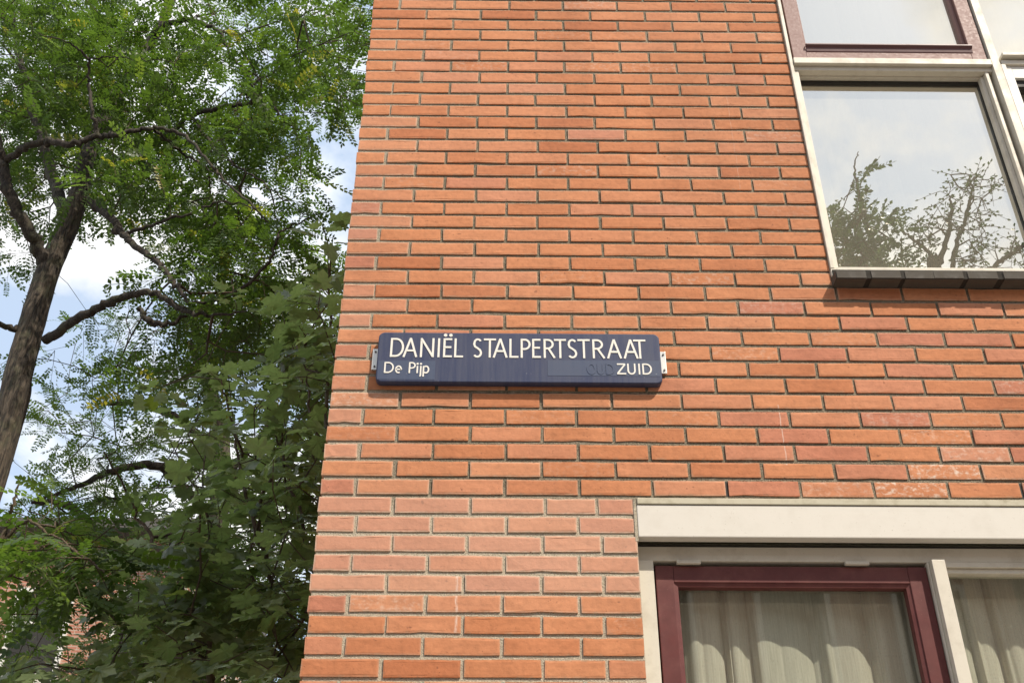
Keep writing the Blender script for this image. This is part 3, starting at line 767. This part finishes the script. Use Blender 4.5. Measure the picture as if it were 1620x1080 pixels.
def compound_leaf(rs, pairs, droop, fine):
    """pinnate leaf, rachis along +x, unit length"""
    V, F = [], []
    def leaflet(b, ang, ln, wd, tilt):
        c, s_ = math.cos(ang), math.sin(ang); d = np.array([c, s_, -.12]); n_ = np.array([-s_, c, 0]); k = len(V)
        prof = ((.0, 0), (.28, .9), (.65, .95), (1., 0)) if fine else ((0, 0), (.5, 1.), (1, 0))
        for t, w_ in prof:
            m_ = b + d*ln*t
            if w_ == 0: V.append(m_)
            else:
                up = np.array([0, 0, tilt*wd]); V.append(m_ + n_*wd*w_/2 + up); V.append(m_ - n_*wd*w_/2 + up*.6)
        if fine: F.extend([(k, k+2, k+1, k+1), (k+1, k+2, k+4, k+3), (k+3, k+4, k+5, k+5)])
        else: F.append((k, k+2, k+3, k+1))
    for i in range(pairs):
        t = .18 + .78*i/(pairs-1); b = np.array([t, 0, -droop*t*t])
        ln = .205*(1 - .25*abs(t-.5)); 
        for sg in (-1, 1): leaflet(b + [rs.uniform(-.02, .02), 0, 0], sg*rs.uniform(.95, 1.3), ln*rs.uniform(.85, 1.12), .115, rs.uniform(-.3, .4))
    leaflet(np.array([.97, 0, -droop*.95]), rs.uniform(-.2, .2), .21, .105, .1)
    # the rachis
    k = len(V)
    for t in (0, .5, 1.): V.extend([np.array([t, -.008, -droop*t*t]), np.array([t, .008, -droop*t*t])])
    F.extend([(k, k+2, k+3, k+1), (k+2, k+4, k+5, k+3)])
    return np.array(V), np.array(F)
def fix_tris(F):   # quads with a repeated corner -> split meshes into proper triangles
    a = F[:, [0, 1, 2]]; b = F[:, [0, 2, 3]]; T = np.concatenate([a, b]); ok = (T[:, 0] != T[:, 1]) & (T[:, 1] != T[:, 2]) & (T[:, 0] != T[:, 2])
    return T[ok]
def sample_map(rs, rows, cell, n, y0, y1, ox=0, oy=0, mirror=False):
    """points spread by a coarse density map of the crown; depth drawn evenly between y0 and y1"""
    cells = [(i, j, int(c)) for j, row in enumerate(rows) for i, c in enumerate(row) if c not in ' .0']
    wgt = np.array([c[2] for c in cells], float)**1.7; wgt /= wgt.sum()
    out = []
    for k in rs.choice(len(cells), n, p=wgt):
        i, j, _ = cells[k]
        out.append(inv(ox + (i+rs.rand())*cell, oy + (j+rs.rand())*cell, rs.uniform(y0, y1)))
    return np.array(out)
def twigs_and_leaves(rs, pts, nodes, G, per, tl, llen, templ, flat=.45):
    """a leafy shoot at every point"""
    tw, pos, dirs, nrm, sc, tone = [], [], [], [], [], []
    for p, ni in zip(pts, nodes):
        par = G.par[ni]; d = p - G.A[par] if par >= 0 else rs.normal(size=3)
        d = unit(unit(d) + rs.normal(0, .55, 3) + np.array([0, 0, -.1])); ln = tl*rs.uniform(.6, 1.25)
        P = [p + d*ln*t + np.array([0, 0, -.18*ln*t*t]) for t in (0, .35, .7, 1.)]
        tw.append((np.array(P), [.0032, .0026, .002, .0012])); tb = rs.rand()
        for i in range(per):
            t = (i+.6)/per; b = p + d*ln*t + np.array([0, 0, -.18*ln*t*t])
            sd = unit(np.cross(d, [0, 0, 1.]))*(1 if i % 2 else -1)
            ld = unit(d*rs.uniform(.2, .9) + sd*rs.uniform(.6, 1.1) + np.array([0, 0, rs.uniform(-.45, .2)])) if i < per-1 else d
            pos.append(b); dirs.append(ld); nrm.append(np.array([0, 0, 1.]) + rs.normal(0, flat, 3)); sc.append(llen*rs.uniform(.7, 1.2)); tone.append(tb*.55 + rs.rand()*.4)
    pos, dirs, nrm, sc, tone = map(np.array, (pos, dirs, nrm, sc, tone))
    fr = rows_to_frames(dirs, nrm); which = rs.randint(len(templ), size=len(pos)); VV, FF_, TT = [], [], []; b = 0
    for w_, (tv, tf) in enumerate(templ):
        m_ = which == w_
        if not m_.any(): continue
        v, f = scatter(tv, tf, pos[m_], fr[m_], sc[m_]); VV.append(v); FF_.append(f+b); b += len(v); TT.append(np.repeat(tone[m_], len(tv)))
    return tw, np.concatenate(VV), np.concatenate(FF_), np.concatenate(TT), (pos, fr, sc, tone)

# ---- the robinia
rs = np.random.RandomState(7)
TY = 5.4
G = Grow(rs)
def px(seq, y=TY): return [inv(a, b, y if len(c) == 0 else c[0]) for a, b, *c in seq]
t0 = inv(-5, 720, TY)
trunk = [np.array([t0[0]-.15, TY-.1, -.1]), np.array([t0[0]-.12, TY-.05, 1.6])] + px([(-5, 720), (32, 580), (72, 440), (104, 365), (122, 316), (131, 272, 5.47)])
G.limb(trunk, [.215, .165, .136, .121, .110, .106, .096, .04], .012, 8)
G.limb(px([(112, 348, 5.4), (124, 308, 5.42), (135, 260, 5.5), (165, 185, 5.7), (225, 85, 5.9), (262, 25, 6.0), (285, -60, 6.2), (310, -220, 6.4)]), [.085, .094, .085, .074, .064, .054, .044, .03])
G.limb(px([(78, 425), (52, 375, 5.2), (22, 320, 5.0), (4, 265, 4.9), (-4, 215, 4.8), (-20, 110, 4.7), (-60, -80, 4.6)]), [.075, .062, .056, .052, .045, .035, .02])
G.limb(px([(110, 362), (90, 300, 5.7), (72, 235, 5.9), (55, 185, 6.0), (38, 120, 6.1), (20, 40, 6.3), (10, -120, 6.5)]), [.075, .062, .055, .048, .04, .03, .02])
G.limb(px([(6, 255, 4.9), (40, 234, 4.7), (75, 224, 4.6), (115, 228, 4.5), (155, 217, 4.5), (200, 210, 4.4), (245, 203, 4.4), (290, 214, 4.4), (325, 250, 4.3), (352, 282, 4.3), (395, 325, 4.2), (425, 352, 4.2)]), [.034, .034, .032, .030, .027, .022, .019, .016, .014, .012, .010, .006])
G.limb(px([(156, 216, 4.5), (146, 175, 4.4), (140, 130, 4.4), (139, 95, 4.3), (110, 70, 4.2), (60, 52, 4.1)]), [.022, .018, .016, .013, .008, .004])
G.limb(px([(139, 95, 4.3), (175, 90, 4.3), (230, 96, 4.3), (290, 94, 4.3)]), [.011, .009, .006, .004])
G.limb(px([(140, 318), (170, 338, 5.1), (190, 366, 4.9), (225, 398, 4.7), (255, 420, 4.6), (280, 455, 4.5), (300, 480, 4.4)]), [.05, .040, .034, .028, .024, .020, .012])
G.limb(px([(198, 370, 4.9), (240, 356, 4.7), (300, 338, 4.6), (350, 320, 4.5), (420, 330, 4.4)]), [.018, .015, .012, .008, .004])
G.limb(px([(72, 538), (120, 505, 5.0), (165, 483, 4.8), (205, 468, 4.7), (245, 463, 4.6), (285, 488, 4.5), (330, 500, 4.4), (390, 492, 4.3)]), [.045, .040, .036, .032, .026, .020, .014, .006])
G.limb(px([(218, 488, 4.6), (236, 508, 4.6), (262, 512, 4.6), (295, 500, 4.6)]), [.022, .026, .022, .012])
G.limb(px([(35, 524, 5.4), (8, 516, 5.2), (-40, 510, 5.0)]), [.03, .026, .02])
G.limb(px([(245, 55, 5.9), (262, 40, 5.7), (300, 32, 5.5), (345, 48, 5.4), (365, 85, 5.3), (400, 130, 5.2)]), [.05, .036, .030, .022, .014, .008])
G.limb(px([(165, 200, 5.6), (235, 232, 5.4), (300, 185, 5.2), (360, 168, 5.0), (392, 163, 5.0), (410, 152, 4.9), (430, 162, 4.9), (448, 192, 4.8), (475, 205, 4.8)]), [.04, .032, .026, .024, .022, .02, .016, .011, .005])
G.limb(px([(386, 165, 5.0), (400, 135, 5.0), (435, 112, 5.0), (490, 78, 4.9), (560, 50, 4.8)]), [.016, .014, .011, .007, .004])
G.limb(px([(300, 180, 5.2), (345, 240, 5.0), (380, 265, 4.9), (430, 300, 4.8), (480, 340, 4.7)]), [.02, .015, .011, .007, .004])
G.limb(px([(245, 208, 4.5), (285, 240, 5.0), (310, 255, 5.0), (345, 275, 4.9)]), [.016, .013, .01, .006])
G.limb(px([(440, 370, 4.6), (475, 350, 4.6), (520, 335, 4.6)]), [.012, .009, .004])
G.limb(px([(300, 480, 4.4), (360, 470, 4.4), (420, 420, 4.5), (440, 370, 4.6)]), [.012, .016, .014, .012])
rob_map = ["9999788886", "9999658886", "9999667885", "8888887720", "7868677400", "6535676600", "4000267620", "1000468740", "2014578754", "1125665443"]
c1 = sample_map(rs, rob_map, 60, 830, 4.4, 7.6)
cx_, cy2_ = proj(c1)
for i in np.where((cx_ < 190) & (cy2_ > 110) & (c1[:, 1] < 6.0))[0]:         # keep the forks of the trunk open to view
    if rs.rand() < .8: c1[i] = inv(cx_[i], cy2_[i], rs.uniform(6.1, 7.8))
c1b = sample_map(rs, ["8888888888888888888"]*7 + ["7777777............"]*6 + ["3333333............"]*4, 60, 160, 4.2, 7.6, -420, -420)
x_, y_ = proj(c1b)
c1b = c1b[~((x_ > 0) & (y_ > 0))]
pts = np.vstack([c1, c1b]); pts = pts[pts[:, 0] < -.12]
nodes = G.attach(pts)
templ = []
for k in range(6):
    tv, tf = compound_leaf(rs, rs.randint(5, 8), rs.uniform(.05, .35), False); templ.append((tv, tf))
tw, V, F, tone, _ = twigs_and_leaves(rs, pts, nodes, G, 8, .34, .262, templ)
tree = empty('robinia_tree', tuple(trunk[0])); tag(tree, 'tall robinia with furrowed leaning trunk and fine feathery leaves, at left', 'tree')
tree.location = (0, 0, 0)
Q = smooth_path(trunk, 40); rr = np.interp(np.linspace(0, 1, len(Q)), np.linspace(0, 1, 8), [.205, .160, .132, .117, .106, .102, .094, .03])
v, f = tubes([(Q, rr)], 64)
vg = v.reshape(len(Q), 64, 3); th = np.arange(64)*2*math.pi/64; zz_ = Q[:, 2][:, None]; th_ = th[None, :]
wv_ = th_ + .35*np.sin(zz_*2.1) + .12*np.sin(zz_*7+th_*3)
rid = np.abs(np.sin(wv_*6.5 + .6*np.sin(zz_*5+th_*2))) + .5*np.abs(np.sin(wv_*11 + 1.3*np.sin(zz_*8)))
rid = (rid - .9)*.055*(1 + .5*np.sin(zz_*23 + th_*5))
v = (Q[:, None, :] + (vg - Q[:, None, :])*(1 + rid[:, :, None])).reshape(-1, 3)
tr = np_mesh('trunk', v, f, BARK, tree, smooth=True)
for lb in G.limbs[1:]:
    v, f = tubes([lb], 9); np_mesh('limb', v, f, BARK_SHADED, tree, smooth=True)
v, f = tubes(G.wood() + tw, 5); o = np_mesh('twigs', v, f, TWIG, tree, smooth=True); tag(o, kind='stuff')
o = np_mesh('crown', V, F, ROB, tree, tone); tag(o, kind='stuff')

# ---- a second robinia farther back, showing below the first crown
rs = np.random.RandomState(21); G = Grow(rs); BY = 9.5
b0 = inv(330, 1000, BY)
tr2 = [np.array([b0[0], BY, -.1])] + px([(330, 1000), (345, 820), (350, 700, 9.4), (330, 610, 9.2), (300, 540, 9.0)], BY)
G.limb(tr2, [.20, .15, .13, .11, .08, .04])
G.limb(px([(345, 830), (290, 770, 9.3), (240, 735, 9.0), (180, 745, 8.8), (120, 770, 8.6), (60, 790, 8.5)], BY), [.07, .06, .055, .045, .03, .015])
G.limb(px([(340, 900), (260, 890, 9.0), (180, 860, 8.7), (110, 800, 8.4), (50, 795, 8.2)], BY), [.07, .06, .05, .04, .02])
G.limb(px([(350, 720, 9.4), (280, 660, 9.1), (220, 640, 8.9), (150, 640, 8.8)], BY), [.06, .05, .035, .015])
G.limb(px([(340, 960), (270, 985, 9.0), (180, 975, 8.6), (120, 940, 8.4), (90, 900, 8.3)], BY), [.07, .06, .05, .035, .02])
G.limb(px([(350, 760, 9.4), (420, 680, 9.2), (470, 600, 9.0)], BY), [.05, .04, .02])
far_map = [".........", ".........", ".........", ".........", ".........", ".........", ".........", "..112222.", "..3344433", ".34444444", ".46545444", ".57655554", "268766666", "367766666", "467766666", "566777766", "566777766", "666777766"]
c2 = sample_map(rs, far_map, 60, 430, 7.2, 10.6)
nodes = G.attach(c2)
tw, V, F, tone, _ = twigs_and_leaves(rs, c2, nodes, G, 8, .4, .24, templ)
tree2 = empty('robinia_tree'); tag(tree2, 'darker feathery robinia farther back, between the leaning trunk and maple leaves', 'tree')
v, f = tubes([G.limbs[0]], 12); np_mesh('trunk', v, f, BARK, tree2, smooth=True)
for lb in G.limbs[1:]:
    v, f = tubes([lb], 8); np_mesh('limb', v, f, BARK_SHADED, tree2, smooth=True)
v, f = tubes(G.wood() + tw, 5); tag(np_mesh('twigs', v, f, TWIG, tree2, smooth=True), kind='stuff')
tag(np_mesh('crown', V, F, ROB, tree2, tone), kind='stuff')

# ---- a young robinia close by, bottom left, its leaves in the sun
rs = np.random.RandomState(33); G = Grow(rs); NY = 1.45
n0 = inv(-60, 1080, NY)
G.limb([np.array([n0[0]-.1, NY, -.1]), np.array([n0[0]-.05, NY, 1.2])] + px([(-60, 1080), (-30, 960), (0, 860), (20, 800), (30, 765)], NY), [.03, .027, .022, .018, .013, .008, .004], .004)
G.limb(px([(-28, 955), (30, 895, 1.35), (85, 858, 1.3), (130, 880, 1.25), (165, 905, 1.2)], NY), [.012, .010, .008, .006, .003], .004)
G.limb(px([(0, 860), (40, 825, 1.4), (90, 850, 1.35), (150, 890, 1.3)], NY), [.010, .008, .005, .003], .004)
near_map = ["2.......", "64......", "5662....", "35775...", "35677...", "24565...", "132.....", "22......"]
c3 = sample_map(rs, near_map, 30, 34, 1.15, 1.7, 0, 740)
nodes = G.attach(c3, .12)
nt_ = []
for k in range(5):
    tv, tf = compound_leaf(rs, rs.randint(6, 9), rs.uniform(.05, .3), True); nt_.append((tv, tf))
tree3 = empty('young_robinia'); tag(tree3, 'bright green young robinia with fresh oval leaflets, lower left edge', 'tree')
near_meshes = []
for k, (tv, tf) in enumerate(nt_):
    me = bpy.data.meshes.new('leaf'); me.from_pydata([tuple(a) for a in tv], [], [tuple(int(q) for q in t) for t in fix_tris(tf)]); me.materials.append(ROB)
    near_meshes.append(me)
tw, V, F, tone, (pos, fr, sc, tn) = twigs_and_leaves(rs, c3, nodes, G, 4, .22, .20, [nt_[0]], .4)
for i in range(len(pos)):
    o = bpy.data.objects.new('leaf', near_meshes[i % 5]); COL.objects.link(o); o.parent = tree3
    m4 = np.eye(4); m4[:3, :3] = fr[i]*sc[i]; m4[:3, 3] = pos[i]; o.matrix_local = Matrix(m4.tolist())
v, f = tubes([G.limbs[0]], 8); np_mesh('trunk', v, f, STEM, tree3, smooth=True)
for lb in G.limbs[1:]:
    v, f = tubes([lb], 6); np_mesh('limb', v, f, STEM, tree3, smooth=True)
v, f = tubes(G.wood(.0022) + tw, 5); tag(np_mesh('twigs', v, f, STEM, tree3, smooth=True), kind='stuff')

# ---- maples beside the corner
def maple_leaf(rs):
    """five-lobed leaf, stalk at the origin, tip along +x, about 1 long"""
    half = [(0.0, .0), (-.13, .16), (-.10, .30), (.02, .28), (.05, .42), (.20, .56), (.28, .46), (.30, .34), (.45, .44), (.58, .50), (.62, .38), (.56, .26), (.72, .25), (.80, .15), (1.0, .0)]
    V = []; ctr = (.28, 0.)
    top = [(x*rs.uniform(.95, 1.05), y*rs.uniform(.92, 1.08)) for x, y in half]; bot = [(x*rs.uniform(.95, 1.05), -y*rs.uniform(.92, 1.08)) for x, y in half[1:-1]][::-1]
    O = top + bot
    cup = rs.uniform(-.25, .35); dr = rs.uniform(.1, .45)
    def zz(x, y): return cup*abs(y)*.6 - dr*max(0, x)**2*.5 + .05*math.sin(9*y+5*x) - .10*y*y
    V.append((ctr[0], ctr[1], zz(*ctr)-.02)); F = []
    for x, y in O: V.append((x, y, zz(x, y)))
    n_ = len(O)
    for i in range(n_): F.append((0, 1+i, 1+(i+1) % n_))
    # leaf stalk
    k = len(V); V += [(0, -.008, 0), (0, .008, 0), (-.55, .006, .03), (-.55, -.006, .03)]; F += [(k, k+1, k+2), (k, k+2, k+3)]
    return np.array(V), np.array(F)
rs = np.random.RandomState(51)
ml = [maple_leaf(rs) for k in range(7)]
ml_me = []
for tv, tf in ml:
    me = bpy.data.meshes.new('leaf'); me.from_pydata([tuple(a) for a in tv], [], [tuple(int(q) for q in t) for t in tf]); me.materials.append(MAP); ml_me.append(me)
map_map = [".........", ".........", ".........", ".........", ".........", ".........", "........2", ".......26", "......257", ".....3577", "....24677", "...234687", "...235787", "..1357884", "..2478884", "1125888883", "2247888883", "1368888882"]
MAPLES = [  # base px column for the stems, depth, limbs, leaves
  (505, 1.9, [[(500, 1080), (505, 900), (510, 760), (515, 600), (520, 480), (523, 400)], [(505, 900), (470, 800), (440, 700), (425, 640)], [(510, 760), (490, 640), (480, 560)]], 'dark maple with big lobed leaves close against the brick corner', (7, 9), 360),
  (400, 2.6, [[(455, 1080), (440, 960), (400, 820), (370, 690), (350, 600)], [(440, 960), (350, 860), (300, 760), (270, 700)], [(400, 820), (440, 720), (450, 640)]], 'shaded maple with tall arching stems left of the corner maple', (4, 8), 430),
  (250, 2.1, [[(330, 1080), (300, 960), (250, 870), (210, 800), (165, 715)], [(300, 960), (230, 1010), (130, 940), (60, 905)], [(330, 1040), (260, 1000), (200, 985)], [(250, 870), (330, 880)]], 'low maple with pale orange leaf stalks at the bottom left centre', (0, 6), 380)]
allm = []
for mi, (bx_, my, limbs, label, (ca, cb), nl) in enumerate(MAPLES):
    G = Grow(rs); mt = empty('maple_tree'); tag(mt, label, 'tree')
    b0 = inv(limbs[0][0][0], 1080, my)
    st = [np.array([b0[0]+.05, my, -.1]), np.array([b0[0]+.03, my, 1.3])]
    for li, lb in enumerate(limbs):
        P = [inv(a, b, my + rs.uniform(-.25, .25) - .0*li) for a, b in lb]
        if li: 
            base = np.array(G.P); P[0] = base[np.argmin(np.linalg.norm(base-P[0], axis=1))]
        P = (st + P) if li == 0 else P
        G.limb(P, [.03, .026, .020, .015, .011, .007, .004][:max(3, len(P))] if li == 0 else [.011, .009, .006, .003], .008)
    mm = [''.join(c if ca <= i < cb else '.' for i, c in enumerate(row)) for row in map_map]
    cl = sample_map(rs, mm, 60, nl//4, my-.9, my+1.1); cl = cl[cl[:, 0] < -.10]
    nodes = G.attach(cl, .2)
    tw = []
    for p, ni in zip(cl, nodes):
        par = G.par[ni]; d = p - G.A[par] if par >= 0 else rs.normal(size=3)
        d = unit(unit(d) + rs.normal(0, .4, 3)); tb = rs.rand()
        tw.append((np.array([p, p + d*.06, p + d*.12]), [.003, .0025, .002]))
        for i in range(7):
            a = i*2.4 + rs.rand(); ld = unit(np.array([math.cos(a), math.sin(a), rs.uniform(-.55, .15)]) + d*.4)
            sc = rs.uniform(.065, .130); b = p + d*.14*(i/6) + ld*sc*.55
            if b[0] > -.06: continue
            nr = np.array([-.22, -.45, 1.]) + rs.normal(0, .34, 3)
            allm.append((mi, b, ld, nr, sc, rs.randint(7), tb*.5+rs.rand()*.4))
    v, f = tubes([G.limbs[0]], 8); np_mesh('trunk', v, f, STEM, mt, smooth=True)
    for lb in G.limbs[1:]:
        v, f = tubes([lb], 6); np_mesh('limb', v, f, STEM, mt, smooth=True)
    v, f = tubes(G.wood(.0024) + tw, 5); tag(np_mesh('twigs', v, f, STEM, mt, smooth=True), kind='stuff')
    MAPLES[mi] = (mt,)
def msz(a):
    x, y = proj(a[1]); 
    return (a[4]/np.linalg.norm(a[1]-CAM)) if (0 < x < 545 and 0 < y < 1080) else 0
rank = sorted(range(len(allm)), key=lambda i: -msz(allm[i])); top = set(rank[:300])
rest = {}
for i, (mi, b, ld, nr, sc, k, tn) in enumerate(allm):
    fr = rows_to_frames(ld[None], nr[None])[0]
    if i in top:
        o = bpy.data.objects.new('leaf', ml_me[k]); COL.objects.link(o); o.parent = MAPLES[mi][0]
        m4 = np.eye(4); m4[:3, :3] = fr*sc; m4[:3, 3] = b; o.matrix_local = Matrix(m4.tolist())
    else:
        R_ = rest.setdefault(mi, ([], [], [], [0])); tv, tf = ml[k]
        R_[0].append(tv @ fr.T*sc + b); R_[1].append(tf + R_[3][0]); R_[2].append(np.full(len(tv), tn)); R_[3][0] += len(tv)
for mi, (a, b, c, _) in rest.items():
    tag(np_mesh('crown', np.concatenate(a), np.concatenate(b), MAP, MAPLES[mi][0], np.concatenate(c)), kind='stuff')

# ---- street trees behind the camera: seen mirrored in the upper pane
rs = np.random.RandomState(77)
def mir(px_, py_, y): p = inv(px_, py_, .11 - y); return np.array([p[0], y, p[2]])
SYD = -10.0
G = Grow(rs); b0 = mir(1395, 420, SYD)
G.limb([np.array([b0[0]-.3, SYD, -.1]), np.array([b0[0]-.2, SYD, 4.])] + [mir(a, b, SYD) for a, b in ((1395, 460), (1385, 400), (1368, 340), (1352, 270), (1358, 240))], [.22, .17, .10, .045, .03, .014, .006])
st_map = ["..1....", ".24....", ".57.3..", ".8845..", "388663.", "7888874", "8888888", "8888888", "8888888"]
cells = []
for k in range(460):
    j = rs.randint(9); i = rs.randint(7); c = st_map[j][i]
    if c != '.' and rs.rand()*8 < int(c): cells.append(mir(1302 + (i+rs.rand())*21, 275 + (j+rs.rand())*26, SYD + rs.uniform(-1.5, 1.5)))
cells = np.array(cells); nodes = G.attach(cells, .4)
oval = (np.array([[0, 0, 0], [.5, .3, .05], [.5, -.3, .05], [1, 0, -.05]]), np.array([[0, 2, 3, 1]]))
tw, V, F, tone, _ = twigs_and_leaves(rs, cells, nodes, G, 26, .55, .085, [oval], .6)
t4 = empty('street_tree'); tag(t4, 'leafy street tree reflected at left in the large upper pane', 'tree')
v, f = tubes([G.limbs[0]], 10); np_mesh('trunk', v, f, BARK, t4, smooth=True)
v, f = tubes(G.wood(.006) + tw, 5); tag(np_mesh('twigs', v, f, TWIG, t4, smooth=True), kind='stuff')
tag(np_mesh('crown', V, F, FARL, t4, tone), kind='stuff')
G = Grow(rs); b0 = mir(1495, 420, SYD)
G.limb([np.array([b0[0], SYD, -.1]), np.array([b0[0], SYD, 4.])] + [mir(a, b, SYD) for a, b in ((1490, 470), (1488, 415), (1500, 370), (1505, 330), (1503, 310))], [.22, .17, .10, .045, .035, .025, .01])
G.limb([mir(a, b, SYD) for a, b in ((1506, 430), (1512, 390), (1525, 355), (1534, 320), (1538, 295), (1528, 272))], [.04, .035, .03, .025, .018, .008])
G.limb([mir(a, b, SYD) for a, b in ((1495, 440), (1470, 400), (1440, 375), (1425, 365))], [.05, .03, .02, .01])
G.limb([mir(a, b, SYD) for a, b in ((1545, 450), (1580, 415), (1610, 395), (1630, 380))], [.05, .035, .03, .02])
cells = []
for (a, b, ra, rb, n_) in ((1500, 345, 26, 40, 34), (1530, 290, 16, 20, 26), (1570, 290, 16, 10, 10), (1540, 370, 22, 30, 34), (1540, 415, 25, 14, 26), (1462, 385, 18, 20, 22), (1605, 395, 18, 14, 26), (1450, 360, 20, 8, 8), (1555, 325, 8, 20, 10)):
    for k in range(n_): cells.append(mir(a + rs.normal()*ra*.55, b + rs.normal()*rb*.55, SYD + rs.uniform(-.6, .6)))
cells = np.array(cells); nodes = G.attach(cells, .25, .16)
tw, V, F, tone, _ = twigs_and_leaves(rs, cells, nodes, G, 4, .3, .07, [oval], .6)
t5 = empty('street_tree'); tag(t5, 'nearly bare street tree with thin twigs reflected at right in upper pane', 'tree')
for lb in G.limbs[:1]:
    v, f = tubes([lb], 10); np_mesh('trunk', v, f, BARK, t5, smooth=True)
for lb in G.limbs[1:]:
    v, f = tubes([lb], 8); np_mesh('limb', v, f, BARK, t5, smooth=True)
v, f = tubes(G.wood(.0055, .3) + [(p_, [q*2 for q in r_]) for p_, r_ in tw], 5); tag(np_mesh('twigs', v, f, TWIG, t5, smooth=True), kind='stuff')
tag(np_mesh('crown', V, F, FARL, t5, tone), kind='stuff')

# ------------------------------------------------------------------ the house beyond the trees
fh = empty('far_house', (0, 0, 0)); tag(fh, 'pinkish brick house with white window frames glimpsed behind the leaves', 'house')
FY = 17.0; fx0, fx1 = -17.0, -5.5
ztop = inv(60, 850, FY)[2]
boxes('wall', FARB, fh, (fx0, fx1, FY, FY+8, 0, ztop), bev=0)
prism('roof', ROOFM, fh, [(FY-.5, ztop+.003), (FY+8.5, ztop+.003), (FY+8.5, ztop+.15), (FY+4, ztop+.35), (FY-.5, ztop+.2)], fx0-.3, fx1+.3, 'x', 0)
gl_far = glass_mat('far_glass', .35)
wx = fx0 + .8
while wx < fx1 - 1.0:
    for fl in range(3):
        zb = .9 + fl*(ztop-.3)/3
        f_ = boxes('window', WHITE, fh, (wx, wx+.09, FY-.06, FY+.02, zb, zb+1.7), (wx+1.01, wx+1.1, FY-.06, FY+.02, zb, zb+1.7), (wx+.09, wx+1.01, FY-.06, FY+.02, zb, zb+.09), (wx+.09, wx+1.01, FY-.06, FY+.02, zb+1.61, zb+1.7), (wx+.09, wx+1.01, FY-.06, FY+.02, zb+1.0, zb+1.08), bev=0)
        boxes('pane', DARK, f_, (wx+.09, wx+1.01, FY-.02, FY+.015, zb+.09, zb+1.61), bev=0)
        boxes('sill', CREAM, f_, (wx-.08, wx+1.18, FY-.14, FY+.01, zb-.12, zb-.002), bev=0)
    wx += 1.9

# ------------------------------------------------------------------ the house across the street (behind the camera, mirrored in the lower panes)
oh = empty('opposite_house'); tag(oh, 'dark brick terrace across the street, mirrored dimly in the lower panes', 'house')
OY = -15.0
boxes('wall', FARB, oh, (-22, 26, OY-8, OY, 0, 9.6), bev=0)
boxes('roof', ROOFM, oh, (-22.3, 26.3, OY-8.3, OY+.35, 9.603, 9.9), bev=0)
for i in range(20):
    for fl in range(3):
        x = -21 + i*2.35; zb = .9 + fl*3.0
        f_ = boxes('window', WHITE, oh, (x, x+.09, OY-.02, OY+.06, zb, zb+1.8), (x+1.2, x+1.29, OY-.02, OY+.06, zb, zb+1.8), (x+.09, x+1.2, OY-.02, OY+.06, zb, zb+.09), (x+.09, x+1.2, OY-.02, OY+.06, zb+1.71, zb+1.8), bev=0)
        boxes('pane', DARK, f_, (x+.09, x+1.2, OY-.015, OY+.02, zb+.09, zb+1.71), bev=0)
